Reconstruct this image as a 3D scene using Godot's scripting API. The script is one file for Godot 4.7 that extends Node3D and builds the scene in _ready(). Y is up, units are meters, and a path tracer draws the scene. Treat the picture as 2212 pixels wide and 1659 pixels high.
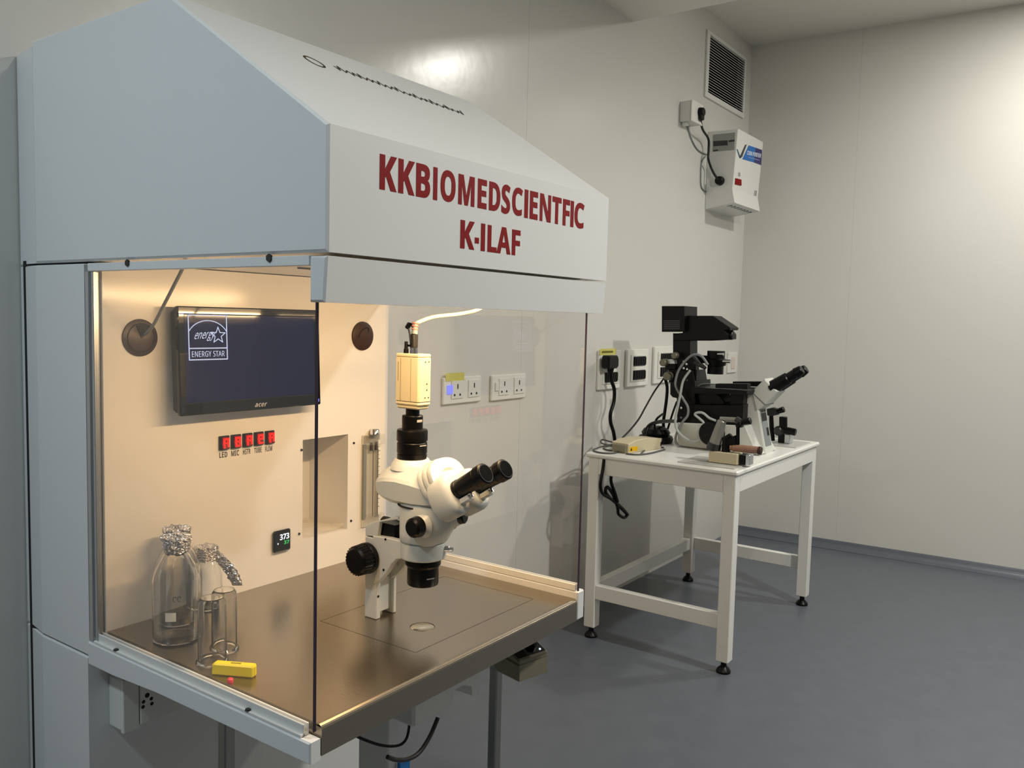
extends Node3D
# A cleanroom corner: laminar-flow IVF workstation in front, inverted microscope on a white table behind.
# x runs along the back wall away from the camera, z comes out of the back wall, y is up; metres.

const FL := 1821.113          # focal length in pixels of the 2212 x 1659 frame
var CP := Vector3(-0.9849, 1.5195, 2.2222)
var CR: Vector3
var CU: Vector3
var CF: Vector3

# cabinet measures
const W := 0.9653
const ZF := 1.1304
const HT := 2.143
const HS := 1.840
const HB := 1.6246
const HV := 1.5417
const HW := 0.7807
const ZB := 0.375
const HC := 3.4934
const HL := 3.1362
const XL := 3.1806
const XB := 4.963
const TT := 0.9

var taken := {}
var M := {}

# ------------------------------------------------------------------ pixels to places
func ray(u: float, v: float) -> Vector3:
	return CF + CR * ((u - 1106.0) / FL) - CU * ((v - 829.5) / FL)

func hx(u: float, v: float, x: float) -> Vector3:
	var r := ray(u, v)
	return CP + r * ((x - CP.x) / r.x)

func hy(u: float, v: float, y: float) -> Vector3:
	var r := ray(u, v)
	return CP + r * ((y - CP.y) / r.y)

func hz(u: float, v: float, z: float) -> Vector3:
	var r := ray(u, v)
	return CP + r * ((z - CP.z) / r.z)

func hv(u: float, v: float, p: Vector3) -> Vector3:      # on the upright plane through p that faces the camera
	var n := p - CP
	n.y = 0
	n = n.normalized()
	var r := ray(u, v)
	return CP + r * ((p - CP).dot(n) / r.dot(n))

func sp(px: Array, x: float) -> PackedVector2Array:      # outline (z, y) on the plane x
	var o := PackedVector2Array()
	for i in range(0, px.size(), 2):
		var p := hx(px[i], px[i + 1], x)
		o.append(Vector2(p.z, p.y))
	return o

func fp(px: Array, z: float) -> PackedVector2Array:      # outline (x, y) on the plane z
	var o := PackedVector2Array()
	for i in range(0, px.size(), 2):
		var p := hz(px[i], px[i + 1], z)
		o.append(Vector2(p.x, p.y))
	return o

# ------------------------------------------------------------------ mesh building
class MB:
	var v := PackedVector3Array()
	var g := PackedInt32Array()
	var ng := 1

	func tri(a: Vector3, b: Vector3, c: Vector3, grp: int) -> void:
		v.append(a); v.append(b); v.append(c); g.append(grp)

	func flip_from(s: int) -> void:                       # clockwise outside
		var vol := 0.0
		for i in range(s, v.size(), 3):
			vol += v[i].dot(v[i + 1].cross(v[i + 2]))
		if vol > 0.0:
			for i in range(s, v.size(), 3):
				var t := v[i + 1]
				v[i + 1] = v[i + 2]
				v[i + 2] = t

	func box(a: Vector3, b: Vector3, r := 0.0, xf := Transform3D()) -> MB:
		var c := (a + b) * 0.5
		var h := ((b - a) * 0.5).abs()
		r = min(r, min(h.x, min(h.y, h.z)) * 0.8)
		var P := func(k: int, s: Vector3) -> Vector3:
			var q := (h - Vector3(r, r, r))
			q[k] = h[k]
			return c + Vector3(q.x * s.x, q.y * s.y, q.z * s.z)
		var T: Array = []
		for k in 3:
			var l := (k + 1) % 3
			var m := (k + 2) % 3
			for s in [-1.0, 1.0]:
				var q := []
				for st in [[-1.0, -1.0], [1.0, -1.0], [1.0, 1.0], [-1.0, 1.0]]:
					var sg := Vector3()
					sg[k] = s; sg[l] = st[0]; sg[m] = st[1]
					q.append(P.call(k, sg))
				T.append([q[0], q[1], q[2]]); T.append([q[0], q[2], q[3]])
			if r > 0.0:
				for s1 in [-1.0, 1.0]:
					for s2 in [-1.0, 1.0]:
						var e1 := Vector3(); var e2 := Vector3()
						e1[k] = s1; e1[l] = s2; e1[m] = -1.0
						e2[k] = s1; e2[l] = s2; e2[m] = 1.0
						var q0 = P.call(k, e1); var q1 = P.call(k, e2); var q2 = P.call(l, e2); var q3 = P.call(l, e1)
						T.append([q0, q1, q2]); T.append([q0, q2, q3])
		if r > 0.0:
			for sx in [-1.0, 1.0]:
				for sy in [-1.0, 1.0]:
					for sz in [-1.0, 1.0]:
						var s3 := Vector3(sx, sy, sz)
						T.append([P.call(0, s3), P.call(1, s3), P.call(2, s3)])
		for t in T:
			var n: Vector3 = (t[1] - t[0]).cross(t[2] - t[0])
			var cen: Vector3 = (t[0] + t[1] + t[2]) / 3.0
			if n.dot(cen - c) > 0.0:
				tri(xf * t[0], xf * t[2], xf * t[1], -1)
			else:
				tri(xf * t[0], xf * t[1], xf * t[2], -1)
		return self

	# outline extruded along an axis: "x" (z, y), "z" (x, y), "y" (x, z)
	func prism(poly: PackedVector2Array, axis: String, lo: float, hi: float, bev := 0.0, smooth_deg := 0.0, xf := Transform3D()) -> MB:
		if lo > hi:
			var tt := lo
			lo = hi
			hi = tt
		var n := poly.size()
		if Geometry2D.is_polygon_clockwise(poly):
			poly = poly.duplicate()
			poly.reverse()
		var inset := poly.duplicate()
		if bev > 0.0:
			for i in n:
				var p := poly[i]
				var d1 := (p - poly[(i + n - 1) % n]).normalized()
				var d2 := (poly[(i + 1) % n] - p).normalized()
				var n1 := Vector2(-d1.y, d1.x)
				var n2 := Vector2(-d2.y, d2.x)
				var mm := n1 + n2
				inset[i] = p + mm / max(0.35, mm.length_squared() * 0.5) * bev
		var to3 := func(p: Vector2, t: float) -> Vector3:
			if axis == "x": return xf * Vector3(t, p.y, p.x)
			if axis == "z": return xf * Vector3(p.x, p.y, t)
			return xf * Vector3(p.x, t, p.y)
		var rings := []
		if bev > 0.0:
			rings = [[inset, lo], [poly, lo + bev], [poly, hi - bev], [inset, hi]]
		else:
			rings = [[poly, lo], [poly, hi]]
		var s := v.size()
		for k in rings.size() - 1:
			for i in n:
				var j := (i + 1) % n
				var grp := -1
				if smooth_deg > 0.0:
					grp = ng + k
				var a = to3.call(rings[k][0][i], rings[k][1]); var b = to3.call(rings[k][0][j], rings[k][1])
				var c = to3.call(rings[k + 1][0][j], rings[k + 1][1]); var d = to3.call(rings[k + 1][0][i], rings[k + 1][1])
				tri(a, b, c, grp); tri(a, c, d, grp)
		ng += rings.size() + 1
		var ix := Geometry2D.triangulate_polygon(inset)
		for i in range(0, ix.size(), 3):
			var a2 := inset[ix[i]]; var b2 := inset[ix[i + 1]]; var c2 := inset[ix[i + 2]]
			if (b2 - a2).cross(c2 - a2) < 0.0:
				var t2 := b2
				b2 = c2
				c2 = t2
			tri(to3.call(a2, lo), to3.call(c2, lo), to3.call(b2, lo), -1)
			tri(to3.call(a2, hi), to3.call(b2, hi), to3.call(c2, hi), -1)
		flip_from(s)
		return self

	# outline (radius, height) turned about local y
	func lathe(pr: Array, xf := Transform3D(), n := 28, closed := false) -> MB:
		var s := v.size()
		var m := pr.size()
		var last: int = m if closed else m - 1
		var prev := Vector2()
		for k in last:
			var p: Vector2 = pr[k]
			var q: Vector2 = pr[(k + 1) % m]
			var dir := (q - p).normalized()
			if k > 0 and absf(prev.angle_to(dir)) > 0.6:
				ng += 1
			prev = dir
			for i in n:
				var a := TAU * i / n
				var b := TAU * (i + 1) / n
				var p0 := xf * Vector3(p.x * cos(a), p.y, p.x * sin(a)); var p1 := xf * Vector3(p.x * cos(b), p.y, p.x * sin(b))
				var q0 := xf * Vector3(q.x * cos(a), q.y, q.x * sin(a)); var q1 := xf * Vector3(q.x * cos(b), q.y, q.x * sin(b))
				if p.x > 1e-6: tri(p0, p1, q1, ng)
				if q.x > 1e-6: tri(p0, q1, q0, ng)
		ng += 1
		flip_from(s)
		return self

	func cyl(a: Vector3, b: Vector3, r0: float, r1 := -1.0, n := 24, ch := 0.0) -> MB:
		if r1 < 0.0: r1 = r0
		var h := (b - a).length()
		var y := (b - a) / h
		var x := y.cross(Vector3.FORWARD if absf(y.z) < 0.9 else Vector3.RIGHT).normalized()
		var xf := Transform3D(Basis(x, y, x.cross(y)), a)
		if ch > 0.0:
			return lathe([Vector2(0, 0), Vector2(r0 - ch, 0), Vector2(r0, ch), Vector2(r1, h - ch), Vector2(r1 - ch, h), Vector2(0, h)], xf, n)
		return lathe([Vector2(0, 0), Vector2(r0, 0), Vector2(r1, h), Vector2(0, h)], xf, n)

	func tube(pts: Array, r: float, n := 10, sub := 5) -> MB:
		var P := []
		for i in pts.size() - 1:
			var a: Vector3 = pts[max(i - 1, 0)]; var b: Vector3 = pts[i]; var c: Vector3 = pts[i + 1]; var d: Vector3 = pts[min(i + 2, pts.size() - 1)]
			for k in sub:
				P.append(b.cubic_interpolate(c, a, d, float(k) / sub))
		P.append(pts[pts.size() - 1])
		var s := v.size()
		var rings := []
		var up := Vector3.UP
		for i in P.size():
			var t: Vector3 = (P[min(i + 1, P.size() - 1)] - P[max(i - 1, 0)]).normalized()
			var x := up.cross(t)
			if x.length() < 0.05: x = Vector3.RIGHT.cross(t)
			if x.length() < 0.05: x = Vector3.BACK.cross(t)
			x = x.normalized()
			up = t.cross(x)
			var ring := PackedVector3Array()
			for k in n:
				var a2 := TAU * k / n
				ring.append(P[i] + (x * cos(a2) + up * sin(a2)) * r)
			rings.append(ring)
		return loft(rings, true, s)

	func loft(rings: Array, smooth := true, s := -1) -> MB:
		if s < 0: s = v.size()
		var n: int = rings[0].size()
		var grp: int = ng if smooth else -1
		for k in rings.size() - 1:
			for i in n:
				var j := (i + 1) % n
				tri(rings[k][i], rings[k][j], rings[k + 1][j], grp)
				tri(rings[k][i], rings[k + 1][j], rings[k + 1][i], grp)
		for e in [0, rings.size() - 1]:
			var c := Vector3()
			for p in rings[e]: c += p
			c /= n
			for i in n:
				var j := (i + 1) % n
				if e == 0: tri(rings[e][j], rings[e][i], c, ng + 1)
				else: tri(rings[e][i], rings[e][j], c, ng + 1)
		ng += 2
		flip_from(s)
		return self

	# loft whose lengthwise edges stay crisp
	func loft_strips(rings: Array) -> MB:
		var s := v.size()
		var n: int = rings[0].size()
		for i in n:
			var j := (i + 1) % n
			for k in rings.size() - 1:
				tri(rings[k][i], rings[k][j], rings[k + 1][j], ng + i)
				tri(rings[k][i], rings[k + 1][j], rings[k + 1][i], ng + i)
		ng += n
		for e in [0, rings.size() - 1]:
			var c := Vector3()
			for p in rings[e]: c += p
			c /= n
			for i in n:
				var j := (i + 1) % n
				if e == 0: tri(rings[e][j], rings[e][i], c, ng + 1)
				else: tri(rings[e][i], rings[e][j], c, ng + 1)
		ng += 2
		flip_from(s)
		return self

	# closed ring of short bars (a drawn line with thickness) in the plane z, for logos
	func stroke(pts: PackedVector2Array, w: float, z: float, dz: float, closed := false, xf := Transform3D()) -> MB:
		var n := pts.size()
		for i in (n if closed else n - 1):
			var a := pts[i]
			var b := pts[(i + 1) % n]
			var d := (b - a).normalized()
			var t := Vector2(-d.y, d.x) * w * 0.5
			a -= d * w * 0.4
			b += d * w * 0.4
			prism(PackedVector2Array([a + t, a - t, b - t, b + t]), "z", z, z + dz, 0.0, 0.0, xf)
		return self

	func mesh() -> ArrayMesh:
		var st := SurfaceTool.new()
		st.begin(Mesh.PRIMITIVE_TRIANGLES)
		for i in g.size():
			st.set_smooth_group(g[i])
			st.add_vertex(v[3 * i]); st.add_vertex(v[3 * i + 1]); st.add_vertex(v[3 * i + 2])
		st.generate_normals()
		return st.commit()

func mb() -> MB:
	return MB.new()

func numbered(called: String) -> String:
	if not taken.has(called):
		taken[called] = 0
		return called
	taken[called] += 1
	return "%s_%03d" % [called, taken[called]]

func tag(o: Node3D, label: String, category: String, group := "") -> Node3D:
	o.set_meta("label", label)
	o.set_meta("category", category)
	if group != "": o.set_meta("group", group)
	return o

func thing(called: String, label: String, category: String, at := Vector3.ZERO, group := "") -> Node3D:
	var o := Node3D.new()
	o.name = numbered(called)
	add_child(o)
	o.position = at
	return tag(o, label, category, group)

# a mesh built in room coordinates, hung under its thing (or at top level)
func obj(called: String, b: MB, m: Material, parent: Node3D = null, label := "") -> MeshInstance3D:
	var o := MeshInstance3D.new()
	o.mesh = b.mesh()
	o.material_override = m
	o.cast_shadow = GeometryInstance3D.SHADOW_CASTING_SETTING_ON
	if parent == null:
		o.name = numbered(called)
		add_child(o)
	else:
		o.name = called
		parent.add_child(o, true)
		var off := Vector3.ZERO
		var q: Node = parent
		while q != self:
			off += (q as Node3D).position
			q = q.get_parent()
		o.position = -off
	if label != "": o.set_meta("label", label)
	return o

# the same, but with the mesh already in its parent's own coordinates
func loc(called: String, b: MB, m: Material, parent: Node3D) -> MeshInstance3D:
	var o := MeshInstance3D.new()
	o.mesh = b.mesh()
	o.material_override = m
	o.name = called
	parent.add_child(o, true)
	return o

func struct(called: String, b: MB, m: Material) -> MeshInstance3D:
	var o := obj(called, b, m)
	o.set_meta("kind", "structure")
	return o

func structure_root(called: String) -> Node3D:
	var o := Node3D.new()
	o.name = called
	add_child(o)
	o.set_meta("kind", "structure")
	return o

# flat lettering fitted into a rectangle; origin = lower left corner, ux and uy = its width and height vectors
func letters(called: String, s: String, m: Material, parent: Node3D, origin: Vector3, ux: Vector3, uy: Vector3, depth := 0.0012, weight := 700, family := "Droid Sans", bold := 0.0) -> MeshInstance3D:
	var f := SystemFont.new()
	f.font_names = PackedStringArray([family])
	f.font_weight = weight
	var t := TextMesh.new()
	t.text = s
	if bold > 0.0:
		var fv := FontVariation.new()
		fv.base_font = f
		fv.variation_embolden = bold
		t.font = fv
	else:
		t.font = f
	t.font_size = 64
	t.pixel_size = 0.01
	t.depth = 0.1
	t.curve_step = 1.0
	t.horizontal_alignment = HORIZONTAL_ALIGNMENT_LEFT
	var bb := t.get_aabb()
	var nz := ux.cross(uy).normalized()
	var basis := Basis(ux / bb.size.x, uy / bb.size.y, nz * depth / 0.1)
	var o := MeshInstance3D.new()
	o.mesh = t
	o.material_override = m
	o.name = called
	parent.add_child(o, true)
	var off := Vector3.ZERO
	var q: Node = parent
	while q != self:
		off += (q as Node3D).position
		q = q.get_parent()
	o.transform = Transform3D(basis, origin - basis * (bb.position + Vector3(0, 0, bb.size.z * 0.5)) - off)
	return o

# ------------------------------------------------------------------ materials
func noise_image(freq: float, sx: int, sy: int, sd: int, oct := 3) -> Image:
	var n := FastNoiseLite.new()
	n.seed = sd
	n.frequency = freq
	n.fractal_octaves = oct
	return n.get_seamless_image(sx, sy)

func bump_tex(freq: float, sd: int, strength: float, size := 512, oct := 3, squash := 1) -> ImageTexture:
	var im := noise_image(freq, size, size, sd, oct)
	if squash > 1:
		im.resize(size, size / squash)
		im.resize(size, size)
	im.convert(Image.FORMAT_RGBA8)
	im.bump_map_to_normal_map(strength)
	return ImageTexture.create_from_image(im)

func tone_tex(freq: float, sd: int, lo: Color, hi: Color, size := 512, oct := 4) -> ImageTexture:
	var im := noise_image(freq, size, size, sd, oct)
	var o := Image.create(size, size, false, Image.FORMAT_RGB8)
	for y in size:
		for x in size:
			o.set_pixel(x, y, lo.lerp(hi, im.get_pixel(x, y).r))
	return ImageTexture.create_from_image(o)

func mat(c: Color, rough := 0.5, metal := 0.0, spec := 0.5) -> StandardMaterial3D:
	var m := StandardMaterial3D.new()
	m.albedo_color = c
	m.roughness = rough
	m.metallic = metal
	m.metallic_specular = spec
	return m

func bumpy(m: StandardMaterial3D, tex: Texture2D, scale: float, s := 1.0) -> StandardMaterial3D:
	m.normal_enabled = true
	m.normal_texture = tex
	m.normal_scale = s
	m.uv1_triplanar = true
	m.uv1_world_triplanar = true
	m.uv1_scale = Vector3(scale, scale, scale)
	return m

func glow(c: Color, e: float) -> StandardMaterial3D:
	var m := mat(c, 0.4)
	m.emission_enabled = true
	m.emission = c
	m.emission_energy_multiplier = e
	return m

func pane(c: Color, a: float) -> StandardMaterial3D:
	var m := mat(c, 0.0)
	m.transparency = BaseMaterial3D.TRANSPARENCY_ALPHA
	m.albedo_color.a = a
	return m

func solid_glass(c: Color, rough := 0.0) -> StandardMaterial3D:
	var m := mat(c, rough)
	m.refraction_enabled = true
	m.albedo_color.a = 0.0
	m.refraction_scale = 0.05
	return m

func make_materials() -> void:
	var peel := bump_tex(0.05, 3, 1.2)
	var wave := bump_tex(0.006, 5, 3.0, 512, 2)
	M.wall = bumpy(mat(Color(0.845, 0.84, 0.815), 0.22, 0.0, 0.5), bump_tex(0.02, 7, 0.35), 0.8, 0.25)
	M.ceiling = mat(Color(0.91, 0.90, 0.865), 0.45)
	M.floor = mat(Color(1, 1, 1), 0.36, 0.0, 0.45)
	M.floor.albedo_texture = tone_tex(0.02, 11, Color(0.352, 0.372, 0.408), Color(0.375, 0.395, 0.430))
	M.floor.uv1_triplanar = true
	M.floor.uv1_world_triplanar = true
	M.floor.uv1_scale = Vector3(0.7, 0.7, 0.7)
	M.paint = bumpy(mat(Color(0.90, 0.905, 0.90), 0.22, 0.0, 0.5), peel, 5.0, 0.10)
	M.enamel = bumpy(mat(Color(0.91, 0.90, 0.88), 0.16, 0.0, 0.5), wave, 1.6, 0.09)
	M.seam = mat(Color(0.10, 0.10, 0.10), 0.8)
	M.steel = bumpy(mat(Color(0.66, 0.62, 0.56), 0.27, 1.0), bump_tex(0.12, 9, 1.0, 512, 2, 12), 2.2, 0.12)
	M.steel_plain = mat(Color(0.62, 0.62, 0.60), 0.28, 1.0)
	M.alu = mat(Color(0.83, 0.84, 0.85), 0.30, 0.85)
	M.chrome = mat(Color(0.85, 0.85, 0.86), 0.12, 1.0)
	M.dark_metal = mat(Color(0.30, 0.30, 0.30), 0.35, 0.9)
	M.white = mat(Color(0.90, 0.90, 0.88), 0.35)
	M.table = mat(Color(0.90, 0.90, 0.88), 0.30)
	M.plastic_white = mat(Color(0.90, 0.90, 0.87), 0.4)
	M.red = mat(Color(0.52, 0.0, 0.02), 0.6, 0.0, 0.3)
	M.black = mat(Color(0.022, 0.022, 0.024), 0.36, 0.0, 0.35)
	M.black_matt = mat(Color(0.035, 0.035, 0.037), 0.6)
	M.black_gloss = mat(Color(0.012, 0.012, 0.014), 0.05)
	M.rubber = mat(Color(0.022, 0.022, 0.022), 0.75)
	M.print = mat(Color(0.06, 0.055, 0.05), 0.6)
	M.brown = mat(Color(0.22, 0.135, 0.10), 0.38)
	M.brown_deep = mat(Color(0.05, 0.03, 0.025), 0.7)
	M.scope = mat(Color(0.81, 0.815, 0.785), 0.36)
	M.beige = mat(Color(0.79, 0.75, 0.63), 0.45)
	M.beige_grey = mat(Color(0.52, 0.50, 0.42), 0.5)
	M.plate = mat(Color(0.72, 0.72, 0.70), 0.3)
	M.grey = mat(Color(0.50, 0.52, 0.52), 0.5)
	M.grey_cable = mat(Color(0.52, 0.53, 0.53), 0.5)
	M.dark_cable = mat(Color(0.10, 0.10, 0.10), 0.5)
	M.cream_cable = mat(Color(0.90, 0.87, 0.76), 0.45)
	M.glass = solid_glass(Color(0.998, 1.0, 0.998))
	M.acrylic = pane(Color(0.75, 0.74, 0.70), 0.10)
	M.pane = pane(Color(0.30, 0.28, 0.30), 0.035)
	M.pane_edge = mat(Color(0.20, 0.16, 0.22), 0.15)
	M.foil = bumpy(mat(Color(0.86, 0.86, 0.87), 0.14, 1.0), bump_tex(0.07, 21, 10.0, 256, 2), 9.0, 1.6)
	M.yellow = mat(Color(0.96, 0.86, 0.02), 0.35)
	M.pink = mat(Color(0.90, 0.22, 0.30), 0.4)
	M.label_yellow = mat(Color(0.82, 0.80, 0.42), 0.5)
	M.label_olive = mat(Color(0.42, 0.40, 0.06), 0.5)
	M.label_grey = mat(Color(0.62, 0.62, 0.60), 0.45)
	M.label_dark = mat(Color(0.22, 0.22, 0.23), 0.4)
	M.blue = mat(Color(0.02, 0.42, 0.74), 0.4)
	M.navy = mat(Color(0.16, 0.13, 0.42), 0.4)
	M.teal = mat(Color(0.10, 0.35, 0.45), 0.4)
	M.sheet_blue = mat(Color(0.03, 0.45, 0.72), 0.5)
	M.copper = mat(Color(0.60, 0.45, 0.37), 0.4)
	M.screen = glow(Color(0.06, 0.07, 0.20), 0.9)
	M.screen.albedo_color = Color(0.01, 0.01, 0.015)
	M.screen.metallic_specular = 0.35
	M.screen.roughness = 0.06
	M.screen_mark = glow(Color(0.62, 0.72, 0.92), 0.55)
	M.led_red = glow(Color(1.0, 0.10, 0.06), 0.85)
	M.switch_red = mat(Color(0.42, 0.02, 0.02), 0.25)
	M.led_white = glow(Color(0.85, 0.92, 1.0), 1.1)
	M.led_green = glow(Color(0.15, 0.75, 0.40), 0.6)
	M.led_blue = glow(Color(0.45, 0.48, 0.98), 0.9)
	M.tube_glow = glow(Color(1.0, 0.84, 0.62), 7.0)
	M.lamp_glow = glow(Color(1.0, 0.985, 0.95), 9.0)
	M.film = pane(Color(0.93, 0.90, 0.84), 0.28)
	M.film.roughness = 0.15

# ------------------------------------------------------------------ lights
func area_lamp(at: Vector3, size: Vector2, colour: Color, energy: float, parent: Node3D) -> void:
	var l := AreaLight3D.new()
	l.name = "lamp_light"
	l.area_size = size
	l.light_color = colour
	l.light_energy = energy
	l.shadow_enabled = true
	l.area_range = 14.0
	l.area_attenuation = 2.0
	parent.add_child(l, true)
	l.rotation_degrees = Vector3(-90, 0, 0)
	l.position = at - parent.position

func ceiling_lamp(at: Vector3, colour: Color, energy: float, label: String, s := 0.10) -> void:
	var t := thing("ceiling_lamp", label, "ceiling lamp", at, "recessed ceiling lamps")
	var ring := mb().lathe([Vector2(s + 0.025, 0.0), Vector2(s + 0.022, -0.010), Vector2(s, -0.012), Vector2(s, 0.0)], Transform3D(), 32, true)
	loc("rim", ring, M.white, t)
	var gm := glow(colour, 9.0)
	loc("diffuser", mb().lathe([Vector2(0, -0.002), Vector2(s, -0.002), Vector2(s, -0.006), Vector2(0, -0.006)], Transform3D(), 32), gm, t)
	area_lamp(at + Vector3(0, -0.014, 0), Vector2(s * 1.77, s * 1.77), colour, energy, t)

func _ready() -> void:
	# ---- camera
	var yaw := -0.619
	var pitch := -0.0759
	var roll := 0.0242
	CF = Vector3(cos(yaw) * cos(pitch), sin(pitch), sin(yaw) * cos(pitch))
	var r0 := Vector3(-sin(yaw), 0, cos(yaw))
	var u0 := r0.cross(CF)
	CR = r0 * cos(roll) + u0 * sin(roll)
	CU = -r0 * sin(roll) + u0 * cos(roll)
	var cam := Camera3D.new()
	cam.name = "camera"
	cam.transform = Transform3D(Basis(CR, CU, -CF), CP)
	cam.fov = rad_to_deg(2.0 * atan(829.5 / FL))
	cam.near = 0.05
	add_child(cam)
	cam.current = true
	# ---- environment and exposure
	var we := WorldEnvironment.new()
	we.name = "environment"
	var env := Environment.new()
	env.background_mode = Environment.BG_COLOR
	env.background_color = Color(0, 0, 0)
	env.tonemap_mode = Environment.TONE_MAPPER_LINEAR
	env.tonemap_exposure = 1.08
	env.sdfgi_enabled = true
	env.ssao_enabled = true
	env.ssil_enabled = true
	we.environment = env
	add_child(we)
	make_materials()
	# ---- room lamps
	ceiling_lamp(Vector3(4.14, HC, 2.20), Color(1.0, 0.985, 0.95), 4.0, "round ceiling lamp in the higher ceiling by the bare far wall")
	ceiling_lamp(Vector3(-1.75, HL, 0.75), Color(0.88, 0.95, 1.0), 2.8, "cool white round ceiling lamp beside the workstation's blank side")
	ceiling_lamp(Vector3(0.30, HL, 2.20), Color(1.0, 0.985, 0.95), 1.4, "round ceiling lamp in the lowered ceiling opposite the workstation")
	ceiling_lamp(Vector3(2.30, HL, 2.90), Color(1.0, 0.985, 0.95), 6.8, "round ceiling lamp in the lowered ceiling opposite the white table")
	room()
	cabinet()
	work_table()
	chamber_things()
	wall_things()
	stereo_microscope()
	inverted_microscope()
	table_things()
	under_things()

# ------------------------------------------------------------------ the room
func room() -> void:
	struct("floor", mb().box(Vector3(-7.2, -0.1, -0.1), Vector3(5.6, 0.0, 6.6)), M.floor)
	# back wall of tall panels with fine joints
	var wb := structure_root("wall_back")
	var hole := Rect2(4.184, 2.994, 0.634, 0.360)                     # duct opening behind the air grille
	var around := func(x0: float, x1: float, z0: float, z1: float, h: Rect2) -> MB:
		var q := mb().box(Vector3(x0, 0, z0), Vector3(h.position.x, 3.58, z1)).box(Vector3(h.end.x, 0, z0), Vector3(x1, 3.58, z1))
		return q.box(Vector3(h.position.x, 0, z0), Vector3(h.end.x, h.position.y, z1)).box(Vector3(h.position.x, h.end.y, z0), Vector3(h.end.x, 3.58, z1))
	obj("backing", around.call(-7.2, 5.6, -0.12, -0.012, Rect2(3.95, 2.75, 1.60, 0.75)), M.wall, wb)
	var xs := [-7.2, -4.8, -2.4, -0.17, 2.200]
	for i in xs.size() - 1:
		obj("panel", mb().box(Vector3(xs[i] + 0.0003, 0.0, -0.012), Vector3(xs[i + 1] - 0.0003, 3.56, 0.0), 0.0006), M.wall, wb)
	obj("panel", around.call(2.2003, 5.6, -0.012, 0.0, hole), M.wall, wb)
	obj("plenum", mb().box(Vector3(3.90, 2.70, -0.90), Vector3(3.95, 3.55, -0.12)).box(Vector3(5.6, 2.70, -0.90), Vector3(5.65, 3.55, -0.12)).box(Vector3(3.90, 2.70, -0.95), Vector3(5.65, 3.55, -0.90)).box(Vector3(3.95, 2.70, -0.90), Vector3(5.6, 2.75, -0.12)).box(Vector3(3.95, 3.50, -0.90), Vector3(5.6, 3.55, -0.12)), mat(Color(0.45, 0.46, 0.46), 0.7), wb)
	# far wall, turned a little
	var wr := structure_root("wall_right")
	var xf := Transform3D(Basis(Vector3.UP, 0.045), Vector3(XB, 0, 0))
	var zs := [-0.1, 0.74, 3.1, 5.0, 6.6]
	obj("backing", mb().box(Vector3(0.012, 0, -0.1), Vector3(0.12, 3.6, 6.6), 0.0, xf), M.wall, wr)
	for i in zs.size() - 1:
		obj("panel", mb().box(Vector3(0.0, 0.0, zs[i] + 0.0002), Vector3(0.012, 3.56, zs[i + 1] - 0.0002), 0.0004, xf), M.wall, wr)
	var cove := PackedVector2Array([Vector2(0.0, 0.0), Vector2(0.0, 0.055), Vector2(-0.003, 0.055), Vector2(-0.006, 0.038), Vector2(-0.014, 0.022), Vector2(-0.028, 0.010), Vector2(-0.05, 0.002), Vector2(-0.06, 0.0)])
	struct("baseboard_right", mb().prism(cove, "z", -0.05, 6.5, 0.0, 20.0, xf), M.floor)
	struct("wall_left", mb().box(Vector3(-7.3, 0, -0.1), Vector3(-7.2, 3.6, 6.6)), M.wall)
	struct("wall_front", mb().box(Vector3(-7.3, 0, 6.5), Vector3(5.8, 3.6, 6.6)), M.wall)
	# ceiling: lower over the workstation, higher beyond
	var ce := structure_root("ceiling")
	obj("lowered_panel", mb().box(Vector3(-7.25, HL, -0.02), Vector3(XL, HL + 0.05, 6.55), 0.003), M.ceiling, ce)
	obj("step", mb().box(Vector3(XL - 0.05, HL + 0.05, -0.02), Vector3(XL, HC + 0.02, 6.55)), M.ceiling, ce)
	obj("raised_panel", mb().box(Vector3(XL - 0.05, HC, -0.02), Vector3(5.6, HC + 0.06, 6.55)), M.ceiling, ce)

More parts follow.
